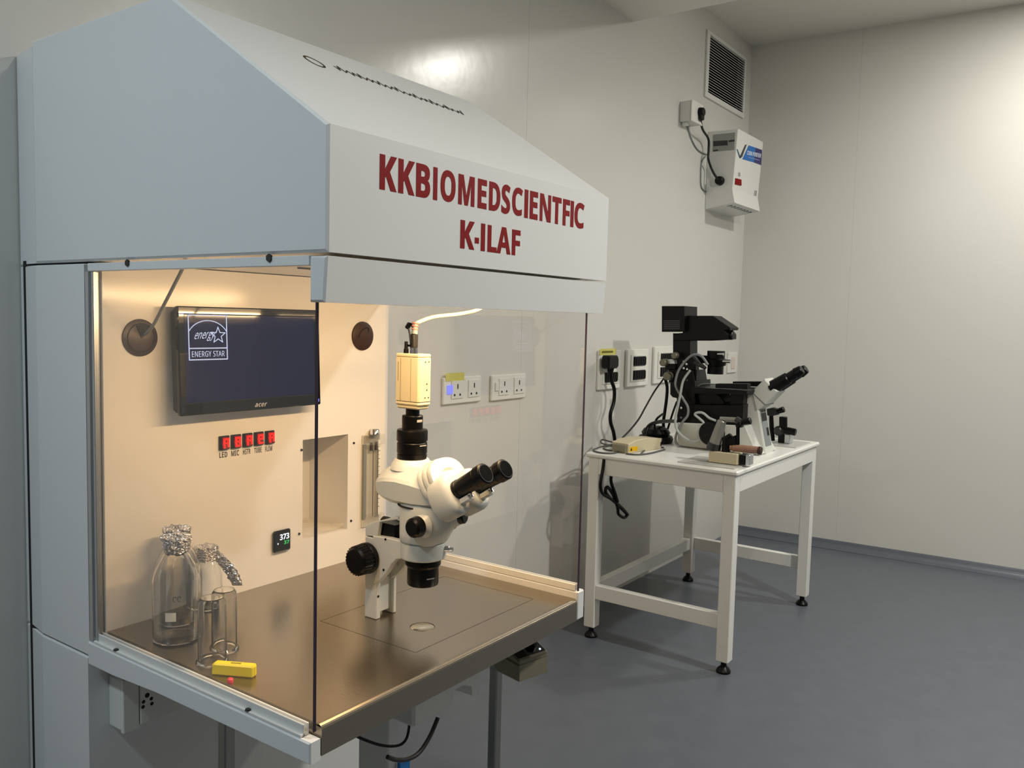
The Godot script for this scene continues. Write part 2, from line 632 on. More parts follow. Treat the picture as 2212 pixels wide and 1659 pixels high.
# ------------------------------------------------------------------ workstation
func cabinet() -> void:
	var c := thing("laminar_flow_cabinet", "large white laminar flow workstation with red lettering, glass sides and steel worktop", "cabinet", Vector3(W / 2, 0, 0.56))
	# hood
	var pr := PackedVector2Array([Vector2(0.118, HB + 0.002), Vector2(0.118, HT), Vector2(0.666, HT), Vector2(ZF, HS), Vector2(ZF, HB + 0.002)])
	var hood := obj("hood", mb().prism(pr, "x", 0.0, W, 0.005), M.paint, c, "white hood with sloping top")
	obj("rear_duct", mb().prism(PackedVector2Array([Vector2(0.018, 0.005), Vector2(0.002, 0.1175), Vector2(W - 0.002, 0.1175), Vector2(W - 0.018, 0.005)]), "y", HB + 0.002, 2.131), M.paint, c)
	var tx := func(X: float) -> float:
		var u := 600.0 + X / 2.765
		return hz(u, lerpf(370.0, 468.0, (u - 820.0) / 442.0), ZF).x
	for q in [["KKB", 608, 910], ["OMEDSC", 972, 1462], ["ENTF", 1505, 1744], ["C", 1772, 1830]]:
		letters("lettering", q[0], M.red, hood, Vector3(tx.call(q[1]), 1.748, ZF), Vector3(tx.call(q[2]) - tx.call(q[1]), 0, 0), Vector3(0, 0.0625, 0), 0.0012, 700, "Droid Sans", 0.5)
	for q in [[928, 953], [1473, 1495], [1748, 1767]]:
		obj("lettering", mb().box(Vector3(tx.call(q[0]), 1.748, ZF), Vector3(tx.call(q[1]), 1.8105, ZF + 0.0006)), M.red, hood)
	for q in [["K", 1095, 1180], ["LAF", 1258, 1454]]:
		letters("lettering", q[0], M.red, hood, Vector3(tx.call(q[1]), 1.662, ZF), Vector3(tx.call(q[2]) - tx.call(q[1]), 0, 0), Vector3(0, 0.057, 0), 0.0012, 700, "Droid Sans", 0.5)
	obj("lettering", mb().box(Vector3(tx.call(1218.0), 1.662, ZF), Vector3(tx.call(1243.0), 1.719, ZF + 0.0006)), M.red, hood)
	obj("lettering", mb().box(Vector3(tx.call(1182.0), 1.676, ZF), Vector3(tx.call(1207.0), 1.688, ZF + 0.0006)), M.red, hood)
	# faded script and oval mark on the slope
	var sd := Vector3(0, HS - HT, ZF - 0.666).normalized()
	var su := -sd
	var sn := Vector3(1, 0, 0).cross(su).normalized()
	var sxf := Transform3D(Basis(Vector3(1, 0, 0), su, sn), Vector3(0, HT, 0.666))
	var inv := sxf.affine_inverse()
	var slope_at := func(u: float, v: float) -> Vector2:
		var r := ray(u, v)
		var t := (sxf.origin - CP).dot(sn) / r.dot(sn)
		var q := inv * (CP + r * t)
		return Vector2(q.x, q.y)
	var e0: Vector2 = slope_at.call(653, 121)
	var e1: Vector2 = slope_at.call(705, 146)
	var oval := PackedVector2Array()
	for i in 28:
		var a := TAU * i / 28
		oval.append((e0 + e1) / 2 + Vector2(cos(a) * (e1.x - e0.x) * 0.5, sin(a) * 0.024))
	var ink := mat(Color(0.27, 0.20, 0.10), 0.5)
	obj("oval_mark", mb().stroke(oval, 0.005, 0.0, 0.0008, true, sxf), ink, hood)
	var w0: Vector2 = slope_at.call(722, 146)
	var w1: Vector2 = slope_at.call(1002, 247)
	var scr := mb()
	var rng := RandomNumberGenerator.new()
	rng.seed = 4
	var zig := PackedVector2Array()
	var nn := 44
	for i in nn + 1:
		var f := float(i) / nn
		var base: Vector2 = w0.lerp(w1, f)
		var h := 0.011 if i % 2 == 0 else -0.009
		if i % 6 == 2: h *= 2.1
		zig.append(base + Vector2(rng.randf_range(-0.003, 0.003) + (0.005 if i % 2 == 0 else 0.0), h * rng.randf_range(0.7, 1.1)))
	scr.stroke(zig, 0.0042, 0.0, 0.0008, false, sxf)
	obj("script_mark", scr, mat(Color(0.20, 0.12, 0.09), 0.5), hood, "dark illegible script")
	# core behind the joints
	obj("core", mb().box(Vector3(0.012, 0.05, 0.03), Vector3(0.028, HB + 0.01, 0.33)), M.seam, c)
	# rear column: side sheets, back, and the base below the joint
	for side in [0, 1]:
		var pl := PackedVector2Array([Vector2(0.018, 0.004), Vector2(0.0, 0.118), Vector2(0.0, 0.340), Vector2(0.022, 0.340), Vector2(0.022, 0.118), Vector2(0.036, 0.004)])
		if side == 1:
			for i in pl.size(): pl[i].x = W - pl[i].x
		obj("column_side", mb().prism(pl, "y", 0.7215, HB - 0.003, 0.002), M.paint, c)
	obj("column_back", mb().box(Vector3(0.03, 0.72, 0.008), Vector3(W - 0.03, HB, 0.02)), M.paint, c)
	var bp := PackedVector2Array([Vector2(0.018, 0.004), Vector2(0.0, 0.118), Vector2(0.0, 0.333), Vector2(W, 0.333), Vector2(W, 0.118), Vector2(W - 0.018, 0.004)])
	obj("base_column", mb().prism(bp, "y", 0.0, 0.7165, 0.003), M.paint, c)
	# inner back panel with the recess
	var n0 := Vector2(0.597, 0.878)
	var n1 := Vector2(0.770, 1.167)
	var bk := mb()
	bk.box(Vector3(0.022, 0.74, 0.34), Vector3(n0.x, HB, ZB))
	bk.box(Vector3(n1.x, 0.74, 0.34), Vector3(0.936, HB, ZB))
	bk.box(Vector3(n0.x, 0.74, 0.34), Vector3(n1.x, n0.y, ZB))
	bk.box(Vector3(n0.x, n1.y, 0.34), Vector3(n1.x, HB, ZB))
	var bpan := obj("back_panel", bk, M.enamel, c, "glossy white inner back panel")
	var ni := mb()
	ni.box(Vector3(n0.x - 0.004, n0.y - 0.004, 0.20), Vector3(n1.x + 0.004, n1.y + 0.004, 0.205))
	ni.box(Vector3(n0.x - 0.004, n0.y - 0.004, 0.205), Vector3(n0.x, n1.y + 0.004, 0.34))
	ni.box(Vector3(n1.x, n0.y - 0.004, 0.205), Vector3(n1.x + 0.004, n1.y + 0.004, 0.34))
	ni.box(Vector3(n0.x, n0.y - 0.004, 0.205), Vector3(n1.x, n0.y, 0.34))
	ni.box(Vector3(n0.x, n1.y, 0.205), Vector3(n1.x, n1.y + 0.004, 0.34))
	var nic := obj("recess", ni, M.enamel, c, "open rectangular recess in the back panel")
	var cr := mb()
	rng.seed = 12
	var gx := 9
	var gz := 6
	var P := []
	for i in gx + 1:
		for j in gz + 1:
			P.append(Vector3(lerp(n0.x + 0.004, n1.x - 0.004, float(i) / gx), n0.y + 0.002 + rng.randf() * 0.016 * (1.0 if i > 0 else 2.0), lerp(0.21, 0.368, float(j) / gz)))
	for i in gx:
		for j in gz:
			var a: Vector3 = P[i * (gz + 1) + j]; var b: Vector3 = P[(i + 1) * (gz + 1) + j]; var d: Vector3 = P[(i + 1) * (gz + 1) + j + 1]; var e: Vector3 = P[i * (gz + 1) + j + 1]
			cr.tri(a, b, d, -1); cr.tri(a, d, e, -1)
	obj("crumpled_film", cr, M.film, nic)
	for p in [[651, 972], [764, 957], [646, 1153], [758, 1125]]:
		var s := hz(p[0], p[1], ZB)
		obj("screw", mb().cyl(Vector3(s.x, s.y, ZB), Vector3(s.x, s.y, ZB + 0.003), 0.0038, 0.003, 12), M.dark_metal, bpan)
	# round grommets
	for k in 2:
		var gc: Vector3 = [Vector3(0.110, 1.457, ZB), Vector3(0.824, 1.460, ZB)][k]
		var gx2 := Transform3D(Basis(Vector3.RIGHT, PI / 2), gc)
		var gr := obj("grommet", mb().lathe([Vector2(0.0, 0.0), Vector2(0.044, 0.0), Vector2(0.043, 0.004), Vector2(0.033, 0.007), Vector2(0.0, 0.0065)], gx2, 36), M.brown, c, "brown plastic cable grommet")
		if k == 0:
			var wedge := PackedVector2Array([Vector2(0, 0)])
			for i in 7:
				var a := deg_to_rad(lerp(35.0, 115.0, i / 6.0))
				wedge.append(Vector2(cos(a), sin(a)) * 0.031)
			for i in wedge.size(): wedge[i] += Vector2(gc.x, gc.y)
			obj("cable_slot", mb().prism(wedge, "z", ZB + 0.005, ZB + 0.0085), M.brown_deep, gr)
			obj("lid_ring", mb().lathe([Vector2(0.0335, 0.0062), Vector2(0.0345, 0.0085), Vector2(0.0325, 0.0085), Vector2(0.0315, 0.0062)], gx2, 36, true), M.brown_deep, gr)
		else:
			obj("cable_slot", mb().tube([gc + Vector3(-0.022, -0.004, 0.007), gc + Vector3(-0.012, 0.014, 0.007), gc + Vector3(0.006, 0.024, 0.007), gc + Vector3(0.018, 0.024, 0.007), gc + Vector3(0.020, 0.012, 0.007)], 0.0016, 6), M.brown_deep, gr)
	# five rocker switches with their names
	var names := ["LED", "MIC", "HSTR", "TUBE", "FLOW"]
	for i in 5:
		var x0: float = lerp(0.3215, 0.4650, i / 4.0)
		var sw := obj("rocker_switch", mb().box(Vector3(x0, 1.169, ZB), Vector3(x0 + 0.029, 1.205, ZB + 0.006), 0.001), M.black, c, "black rocker switch glowing red")
		var rock := PackedVector2Array([Vector2(ZB + 0.004, 1.172), Vector2(ZB + 0.012, 1.172), Vector2(ZB + 0.008, 1.187), Vector2(ZB + 0.010, 1.202), Vector2(ZB + 0.004, 1.202)])
		obj("rocker", mb().prism(rock, "x", x0 + 0.005, x0 + 0.026, 0.0005), M.switch_red, sw)
		var lm := mb()
		for q in [[0.008, 1.195, 0.023, 1.199], [0.008, 1.185, 0.023, 1.188], [0.008, 1.176, 0.012, 1.199], [0.020, 1.176 if i != 3 else 1.186, 0.024, 1.199], [0.008, 1.174, 0.023 if i % 2 == 1 else 0.012, 1.178]]:
			lm.box(Vector3(x0 + q[0], q[1], ZB + 0.0085), Vector3(x0 + q[2], q[3], ZB + 0.0125))
		obj("lit_symbol", lm, M.led_red, sw)
		letters("lettering", names[i], M.print, bpan, Vector3(x0 + 0.0025, 1.1485, ZB), Vector3(0.024, 0, 0), Vector3(0, 0.0145, 0), 0.0006)
	# temperature controller
	var tc := obj("temperature_controller", mb().box(Vector3(0.490, 0.865, ZB), Vector3(0.548, 0.925, ZB + 0.012), 0.004), M.black_gloss, c, "small black temperature controller with lit digits")
	letters("digits", "373", M.led_white, tc, Vector3(0.508, 0.899, ZB + 0.012), Vector3(0.032, 0, 0), Vector3(0, 0.016, 0), 0.0006)
	letters("digits", "37", M.led_green, tc, Vector3(0.522, 0.885, ZB + 0.012), Vector3(0.018, 0, 0), Vector3(0, 0.010, 0), 0.0006)
	obj("indicator", mb().box(Vector3(0.500, 0.888, ZB + 0.012), Vector3(0.503, 0.892, ZB + 0.0125)), M.led_white, tc)
	flow_meter(c)
	# slot in the chamber ceiling, and the lamp behind the front panel
	var s0 := hy(484, 579, HB)
	obj("ceiling_slot_shade", mb().box(Vector3(0.30, HB - 0.001, 0.70), Vector3(0.93, HB + 0.006, 0.712)), M.seam, c)  # solid dark strip; the shade inside the slot is put into its colour
	var la := obj("lamp_housing", mb().box(Vector3(0.05, 1.598, 1.030), Vector3(W - 0.05, HB, 1.082), 0.002), M.white, c)
	obj("lamp_tube", mb().cyl(Vector3(0.07, 1.583, 1.055), Vector3(W - 0.07, 1.583, 1.055), 0.012, 0.012, 16, 0.002), M.tube_glow, la, "glowing warm white tube")
	var al := AreaLight3D.new()
	al.name = "lamp_light"
	al.area_size = Vector2(W - 0.16, 0.024)
	al.light_color = Color(1.0, 0.83, 0.61)
	al.light_energy = 0.78
	al.shadow_enabled = true
	al.area_range = 10.0
	al.area_attenuation = 2.0
	c.add_child(al, true)
	al.rotation_degrees = Vector3(-68, 0, 0)
	al.position = Vector3(W / 2, 1.566, 1.046) - c.position
	# front panel hanging under the hood
	obj("front_panel", mb().prism(PackedVector2Array([Vector2(1.086, HV), Vector2(1.086, HB - 0.004), Vector2(ZF - 0.001, HB - 0.004), Vector2(ZF - 0.007, HV)]), "x", 0.0, W, 0.004), M.paint, c)
	# glazing
	obj("top_rail", mb().box(Vector3(-0.001, 1.6045, 0.357), Vector3(0.018, HB - 0.0025, 1.087), 0.001), M.paint, c)
	for z in [0.52, 0.982]:
		obj("screw", mb().cyl(Vector3(-0.004, 1.6195, z), Vector3(0.0, 1.6195, z), 0.0075, 0.0075, 6), M.dark_metal, c)
	obj("rear_channel", mb().box(Vector3(0.0, 0.757, 0.343), Vector3(0.006, 1.604, 0.358), 0.001).box(Vector3(0.004, 0.757, 0.358), Vector3(0.020, 1.604, 0.366), 0.001).box(Vector3(0.002, 0.757, 0.3665), Vector3(0.008, 1.604, 0.374), 0.001), M.alu, c)
	obj("side_pane", mb().box(Vector3(0.0085, 0.772, 0.362), Vector3(0.0130, 1.606, 1.0935)), M.pane, c, "clear acrylic side pane")
	obj("pane_edge", mb().box(Vector3(0.0080, 0.772, 1.0936), Vector3(0.0135, HV + 0.01, 1.0962)), M.pane_edge, c)
	var led := obj("ledge", mb().prism(PackedVector2Array([Vector2(0.340, 0.703), Vector2(0.340, 0.757), Vector2(1.100, 0.757), Vector2(1.100, 0.716), Vector2(0.62, 0.712), Vector2(0.44, 0.703)]), "x", -0.004, 0.0235, 0.003), M.paint, c)
	obj("pane_channel", mb().box(Vector3(-0.002, 0.7575, 0.362), Vector3(0.016, 0.7635, 1.072), 0.001).box(Vector3(0.0145, 0.7575, 0.362), Vector3(0.0185, 0.780, 1.072), 0.001).box(Vector3(0.0045, 0.7575, 0.362), Vector3(0.0080, 0.780, 1.072), 0.001), M.white, c)
	for p in [[249, 1402], [534, 1524]]:
		var q := hx(p[0], p[1], -0.001)
		obj("screw", mb().cyl(Vector3(0.001, 0.7635, q.z), Vector3(0.001, 0.7665, q.z), 0.0065, 0.005, 14), M.dark_metal, led)
	obj("far_pane", mb().box(Vector3(0.9235, 0.788, 0.374), Vector3(0.9280, HB - 0.004, 1.0935)), M.pane, c, "clear acrylic far side pane")
	obj("pane_edge", mb().box(Vector3(0.9230, 0.788, 1.0936), Vector3(0.9285, HV + 0.01, 1.0962)), M.pane_edge, c)
	obj("far_ledge", mb().box(Vector3(0.9165, 0.722, 0.376), Vector3(0.950, 0.800, 1.100), 0.003), M.paint, c)
	obj("far_channel", mb().box(Vector3(0.917, 0.8005, 0.376), Vector3(0.9225, 0.818, 1.090), 0.001).box(Vector3(0.929, 0.8005, 0.376), Vector3(0.9345, 0.818, 1.090), 0.001), M.white, c)
	worktop(c)
	for p in [[0.125, 0.68], [0.862, 0.875]]:
		obj("leg", mb().box(Vector3(p[0] - 0.014, 0.0, p[1] - 0.014), Vector3(p[0] + 0.014, 0.722, p[1] + 0.014), 0.003), M.steel_plain, c, "stainless square leg")

func flow_meter(c: Node3D) -> void:
	var z0 := ZB
	var x0 := 0.826
	var x1 := 0.902
	var fm := obj("flow_meter", mb().box(Vector3(x0, 0.872, z0), Vector3(x1, 1.158, z0 + 0.004), 0.001), mat(Color(0.80, 0.79, 0.74), 0.4), c, "clear tube flow meter with scale")
	obj("block", mb().box(Vector3(x0 + 0.002, 1.128, z0 + 0.004), Vector3(x1 - 0.002, 1.158, z0 + 0.030), 0.003), M.acrylic, fm)
	obj("block", mb().box(Vector3(x0 + 0.002, 0.876, z0 + 0.004), Vector3(x1 - 0.002, 0.912, z0 + 0.030), 0.003), M.acrylic, fm)
	for x in [x0 + 0.026, x0 + 0.047]:
		obj("tube", mb().cyl(Vector3(x, 0.90, z0 + 0.016), Vector3(x, 1.140, z0 + 0.016), 0.0075, 0.0075, 14), M.acrylic, fm)
		obj("stopper", mb().cyl(Vector3(x, 1.110, z0 + 0.016), Vector3(x, 1.134, z0 + 0.016), 0.0058, 0.0045, 12), M.brown_deep, fm)
		obj("rod", mb().cyl(Vector3(x + 0.004, 0.905, z0 + 0.020), Vector3(x + 0.004, 1.112, z0 + 0.020), 0.0012, 0.0012, 8), M.brown, fm)
	var sc := obj("scale", mb().box(Vector3(x1 - 0.020, 0.905, z0 + 0.0125), Vector3(x1 - 0.004, 1.140, z0 + 0.014)), M.plastic_white, fm)
	var tk := mb()
	for i in 16:
		var y := 0.93 + i * 0.0125
		tk.box(Vector3(x1 - 0.020, y, z0 + 0.014), Vector3(x1 - (0.010 if i % 2 == 0 else 0.014), y + 0.0014, z0 + 0.0143))
	obj("tick_marks", tk, M.print, sc)
	obj("cap", mb().cyl(Vector3(0.864, 1.158, z0 + 0.016), Vector3(0.864, 1.176, z0 + 0.016), 0.017, 0.014, 6, 0.002), M.chrome, fm)
	obj("side_post", mb().box(Vector3(x0, 0.90, z0 + 0.004), Vector3(x0 + 0.012, 1.130, z0 + 0.010)), M.grey, fm)
	obj("knob", mb().cyl(Vector3(0.893, 0.884, z0 + 0.03), Vector3(0.893, 0.884, z0 + 0.062), 0.018, 0.017, 16, 0.003), M.brown_deep, fm)

func worktop(c: Node3D) -> void:
	var x0 := 0.0245
	var x1 := 0.9155
	var z0 := ZB
	var z1 := 1.099
	var g := [0.378, 0.840, 0.700, 1.007]
	var yt := HW - 0.003
	var q := mb()
	var front := PackedVector2Array([Vector2(z0, 0.722), Vector2(z0, yt), Vector2(z1 - 0.02, yt), Vector2(z1 - 0.005, HW - 0.0025), Vector2(z1 - 0.0015, HW - 0.005), Vector2(z1, HW - 0.009), Vector2(z1, 0.722)])
	q.prism(front, "x", x0, x1)
	var wt := obj("worktop", q, M.steel, c, "brushed stainless steel worktop")
	var gw := 0.0016
	var fr := mb()
	fr.box(Vector3(x0, yt, z0), Vector3(g[0] - gw, HW, z1 - 0.012))
	fr.box(Vector3(g[1] + gw, yt, z0), Vector3(x1, HW, z1 - 0.012))
	fr.box(Vector3(g[0] - gw, yt, z0), Vector3(g[1] + gw, HW, g[2] - gw))
	fr.box(Vector3(g[0] - gw, yt, g[3] + gw), Vector3(g[1] + gw, HW, z1 - 0.012))
	fr.prism(PackedVector2Array([Vector2(z1 - 0.012, yt), Vector2(z1 - 0.012, HW), Vector2(z1 - 0.007, HW - 0.0006), Vector2(z1 - 0.003, HW - 0.0030), Vector2(z1 - 0.0012, HW - 0.0060), Vector2(z1 - 0.02, yt - 0.002)]), "x", x0, x1)
	obj("top_sheet", fr, M.steel, wt)
	var hc := Vector2(0.504, 0.915)
	var hr := 0.030
	var ins := mb()
	for side in [0, 1]:
		var pl := PackedVector2Array()
		if side == 0:
			pl.append(Vector2(hc.x, g[2])); pl.append(Vector2(g[0], g[2])); pl.append(Vector2(g[0], g[3])); pl.append(Vector2(hc.x, g[3]))
			for i in 17: pl.append(hc + Vector2.from_angle(PI / 2 + PI * i / 16) * hr)
		else:
			pl.append(Vector2(hc.x, g[3])); pl.append(Vector2(g[1], g[3])); pl.append(Vector2(g[1], g[2])); pl.append(Vector2(hc.x, g[2]))
			for i in 17: pl.append(hc + Vector2.from_angle(-PI / 2 + PI * i / 16) * hr)
		ins.prism(pl, "y", yt, HW)
	obj("inlay_plate", ins, M.steel, wt)
	obj("light_disc", mb().lathe([Vector2(0, 0), Vector2(0.0285, 0), Vector2(0.0285, 0.0022), Vector2(0.027, 0.0030), Vector2(0, 0.0030)], Transform3D(Basis(), Vector3(hc.x, yt, hc.y)), 36), mat(Color(0.86, 0.83, 0.76), 0.22, 1.0), wt, "polished metal stage disc")

# ------------------------------------------------------------------ white table
func work_table() -> void:
	var x0 := 2.462
	var x1 := 3.682
	var z0 := 0.205
	var z1 := 0.955
	var t := thing("work_table", "white metal lab table with square legs and low stretchers", "table", Vector3((x0 + x1) / 2, 0, (z0 + z1) / 2))
	obj("table_top", mb().box(Vector3(x0, TT - 0.022, z0), Vector3(x1, TT, z1), 0.006), M.table, t)
	var i := 0.012
	var lw := 0.056
	for p in [[x0 + i, z0 + i], [x0 + i, z1 - i - lw], [x1 - i - lw, z0 + i], [x1 - i - lw, z1 - i - lw]]:
		var lg := obj("leg", mb().box(Vector3(p[0], 0.052, p[1]), Vector3(p[0] + lw, TT - 0.022, p[1] + lw), 0.003), M.table, t)
		var cc := Vector3(p[0] + lw / 2, 0, p[1] + lw / 2)
		obj("foot", mb().lathe([Vector2(0, 0), Vector2(0.031, 0), Vector2(0.032, 0.008), Vector2(0.026, 0.018), Vector2(0.013, 0.030), Vector2(0.012, 0.052), Vector2(0, 0.052)], Transform3D(Basis(), cc), 24), M.black, lg, "black rubber levelling foot")
	for s in [[x0 + i, x0 + i + 0.03], [x1 - i - 0.03, x1 - i]]:
		obj("apron", mb().box(Vector3(s[0], TT - 0.10, z0 + i + lw), Vector3(s[1], TT - 0.022, z1 - i - lw), 0.002), M.table, t)
		obj("stretcher", mb().box(Vector3(s[0] + 0.004, 0.195, z0 + i + lw), Vector3(s[1] + 0.012, 0.262, z1 - i - lw), 0.002), M.table, t)
	for s in [[z0 + i, z0 + i + 0.03], [z1 - i - 0.03, z1 - i]]:
		obj("apron", mb().box(Vector3(x0 + i + lw, TT - 0.10, s[0]), Vector3(x1 - i - lw, TT - 0.022, s[1]), 0.002), M.table, t)
	obj("stretcher", mb().box(Vector3(x0 + i + lw, 0.195, z0 + i + 0.005), Vector3(x1 - i - lw, 0.262, z0 + i + 0.045), 0.002), M.table, t)

# ------------------------------------------------------------------ things in the chamber
func glass_bottle(called: String, at: Vector3, r: float, h: float, foil: bool, label: String) -> Node3D:
	var t := thing(called, label, "bottle", at)
	var w := 0.0028
	var outer := [Vector2(0.0, 0.0015), Vector2(r * 0.80, 0.0), Vector2(r * 0.96, 0.003), Vector2(r, 0.012), Vector2(r, h * 0.60), Vector2(r * 0.95, h * 0.66), Vector2(r * 0.78, h * 0.75), Vector2(r * 0.58, h * 0.83), Vector2(r * 0.46, h * 0.875), Vector2(r * 0.42, h * 0.91), Vector2(r * 0.42, h * 0.975), Vector2(r * 0.46, h * 0.98), Vector2(r * 0.46, h)]
	var inner := []
	for i in range(outer.size() - 1, -1, -1):
		var p: Vector2 = outer[i]
		if p.x <= 0.0: inner.append(Vector2(0.0, 0.006))
		elif i == outer.size() - 1: inner.append(Vector2(p.x - w - r * 0.05, p.y))
		elif p.y < 0.004: inner.append(Vector2(max(p.x - w, 0.001), 0.0058))
		else: inner.append(Vector2(p.x - w, p.y))
	loc("body", mb().lathe(outer + inner, Transform3D(), 40), M.glass, t)
	if foil:
		var fo := mb()
		var rng := RandomNumberGenerator.new()
		rng.seed = int(at.x * 1000) + 3
		var prof := [[r * 0.47, h * 0.86], [r * 0.52, h * 0.90], [r * 0.60, h * 0.945], [r * 0.56, h * 0.965], [r * 0.63, h * 1.0], [r * 0.62, h * 1.02], [r * 0.50, h * 1.03], [0.002, h * 1.032]]
		var rings := []
		for k in prof.size():
			var ring := PackedVector3Array()
			for j in 30:
				var a := TAU * j / 30
				var rr: float = prof[k][0] * (1.0 + rng.randf_range(-0.11, 0.11))
				ring.append(Vector3(cos(a) * rr, prof[k][1] + rng.randf_range(-0.0035, 0.0035), sin(a) * rr))
			rings.append(ring)
		fo.loft(rings, false)
		loc("foil_cap", fo, M.foil, t)
	return t

func glass_cylinder(at: Vector3, r: float, h: float, label: String) -> void:
	var t := thing("glass_cylinder", label, "glass tube", at)
	var w := 0.0022
	var o := [Vector2(r + 0.004, 0.0), Vector2(r + 0.0045, 0.0025), Vector2(r + 0.001, 0.006), Vector2(r, 0.012), Vector2(r, h - 0.016), Vector2(r * 0.95, h - 0.008), Vector2(r * 0.80, h - 0.002), Vector2(0.0, h)]
	var i := [Vector2(0.0, h - w), Vector2(r * 0.78, h - 0.002 - w), Vector2(r * 0.95 - w, h - 0.010), Vector2(r - w, h - 0.018), Vector2(r - w, 0.010), Vector2(r - w, 0.0)]
	loc("body", mb().lathe(o + i, Transform3D(), 36, true), M.glass, t)

func chamber_things() -> void:
	# bottles
	var b1 := Vector3(0.097, HW, 0.536)
	var top1 := hv(372, 1160, b1).y
	var t1 := glass_bottle("reagent_bottle", b1, 0.051, top1 - HW - 0.004, true, "large clear glass bottle with white label patch and foil cap beside the glass pane")
	var dirv := (CP - b1) * Vector3(1, 0, 1)
	var an := atan2(dirv.x, dirv.z)
	var lab := mb()
	for q in [[-0.35, 0.10, 0.058, 0.078]]:
		var pl := []
		for k in 7:
			var a: float = an - 0.12 + lerp(q[0], q[1], k / 6.0)
			pl.append(Vector2(sin(a), cos(a)) * 0.0512)
		for k in 6:
			var a0 := Vector3(pl[k].x, q[2], pl[k].y); var a1 := Vector3(pl[k + 1].x, q[2], pl[k + 1].y)
			var a2 := a1 + Vector3(0, q[3] - q[2], 0); var a3 := a0 + Vector3(0, q[3] - q[2], 0)
			lab.tri(a0, a1, a2, -1); lab.tri(a0, a2, a3, -1)
	loc("label_patch", lab, mat(Color(0.85, 0.84, 0.80), 0.6), t1)
	var pm := mb()
	for q in [[-0.02, 0.006], [0.16, 0.006]]:
		var a: float = an - 0.05 + q[0]
		var o := Vector3(sin(a) * 0.0512, 0.108, cos(a) * 0.0512)
		var side := Vector3(cos(a), 0, -sin(a))
		for k in 6:
			var c0: float = lerp(0.3, 5.2, k / 6.0)
			var c1: float = lerp(0.3, 5.2, (k + 1) / 6.0)
			pm.cyl(o + side * cos(c0) * 0.0035 + Vector3(0, sin(c0) * q[1], 0), o + side * cos(c1) * 0.0035 + Vector3(0, sin(c1) * q[1], 0), 0.0009, 0.0009, 5)
	loc("printed_mark", pm, mat(Color(0.22, 0.20, 0.16), 0.6), t1)
	var b2 := Vector3(0.158, HW, 0.4446)
	var top2 := hv(378, 1139, b2).y
	glass_bottle("reagent_bottle", b2, 0.051, top2 - HW - 0.006, true, "clear glass bottle with foil cap standing behind the labelled bottle")
	var b3 := Vector3(0.2546, HW, 0.417)
	var top3 := hv(440, 1183, b3).y
	var t3 := glass_bottle("reagent_bottle", b3, 0.040, top3 - HW, false, "clear glass bottle with a long foil strip hanging from its neck")
	var rng := RandomNumberGenerator.new()
	rng.seed = 31
	var rings := []
	for k in 4:
		var ring := PackedVector3Array()
		for j in 20:
			var a := TAU * j / 20
			var rr: float = [0.030, 0.031, 0.028, 0.003][k] * (1.0 + rng.randf_range(-0.08, 0.08))
			ring.append(Vector3(cos(a) * rr, (top3 - HW) + [-0.030, -0.005, 0.004, 0.006][k] + rng.randf_range(-0.002, 0.002), sin(a) * rr))
		rings.append(ring)
	loc("foil_cap", mb().loft(rings, false), M.foil, t3)
	rings = []
	var fs := hv(452, 1190, b3) - b3
	var fe := hv(482, 1255, b3) - b3 + Vector3(0.0, 0, 0.03)
	for k in 19:
		var f := k / 18.0
		var c := fs.lerp(fe, f) + Vector3(0, -0.012 * sin(f * PI) * -1.0, 0.028 * sin(f * PI * 0.6))
		var w: float = lerp(0.022, 0.012, f)
		var ring := PackedVector3Array()
		for j in 8:
			var a := TAU * j / 8
			ring.append(c + (CR * Vector3(1, 0, 1)).normalized() * cos(a) * w * (1.0 + rng.randf_range(-0.2, 0.2)) + Vector3(0, 0.3, 1).normalized() * (sin(a) * 0.006 + rng.randf_range(-0.004, 0.004)))
		rings.append(ring)
	loc("foil_strip", mb().loft(rings, false), M.foil, t3)
	# upturned glass cylinders
	var c1 := Vector3(0.071, HW, 0.706)
	glass_cylinder(c1, 0.029, hv(455, 1288, c1).y - HW, "clear upturned glass cylinder behind the yellow block")
	var c2 := Vector3(0.128, HW, 0.668)
	glass_cylinder(c2, 0.027, hv(475, 1272, c2).y - HW, "clear upturned glass cylinder standing second from the yellow block")
	# yellow block
	var ya := hy(449, 1467, HW)
	var yb := hy(533, 1487, HW)
	var yl := Vector3(ya.x + 0.022, HW, ya.z)
	var yk := thing("yellow_block", "bright yellow plastic block lying on the steel worktop", "block", Vector3(0.058, HW, 0.797))
	yk.rotation.y = atan2(-0.085, 0.045) + PI / 2 + PI / 2
	var d := Vector3(0.045, 0, 0.085).normalized()
	yk.rotation.y = atan2(d.x, d.z)
	var body := PackedVector2Array([Vector2(-0.043, 0.0), Vector2(-0.044, 0.004), Vector2(-0.043, 0.022), Vector2(-0.038, 0.025), Vector2(0.044, 0.025), Vector2(0.046, 0.021), Vector2(0.046, 0.003), Vector2(0.043, 0.0)])
	loc("body", mb().prism(body, "x", -0.010, 0.010, 0.003), M.yellow, yk)
	loc("end_ridge", mb().box(Vector3(-0.0035, 0.003, 0.0455), Vector3(0.0035, 0.022, 0.0475), 0.001), M.yellow, yk)
	loc("top_print", mb().box(Vector3(-0.003, 0.0248, -0.006), Vector3(0.003, 0.0253, 0.016)), mat(Color(0.55, 0.48, 0.02), 0.5), yk)
	var pk := hy(487, 1472, HW)
	var cap := obj("pink_cap", mb().lathe([Vector2(0, 0), Vector2(0.006, 0), Vector2(0.006, 0.006), Vector2(0.004, 0.008), Vector2(0, 0.008)], Transform3D(Basis(), Vector3(0.033, HW, 0.820)), 18), M.pink)
	tag(cap, "tiny pink cap on the worktop beside the yellow block", "cap")
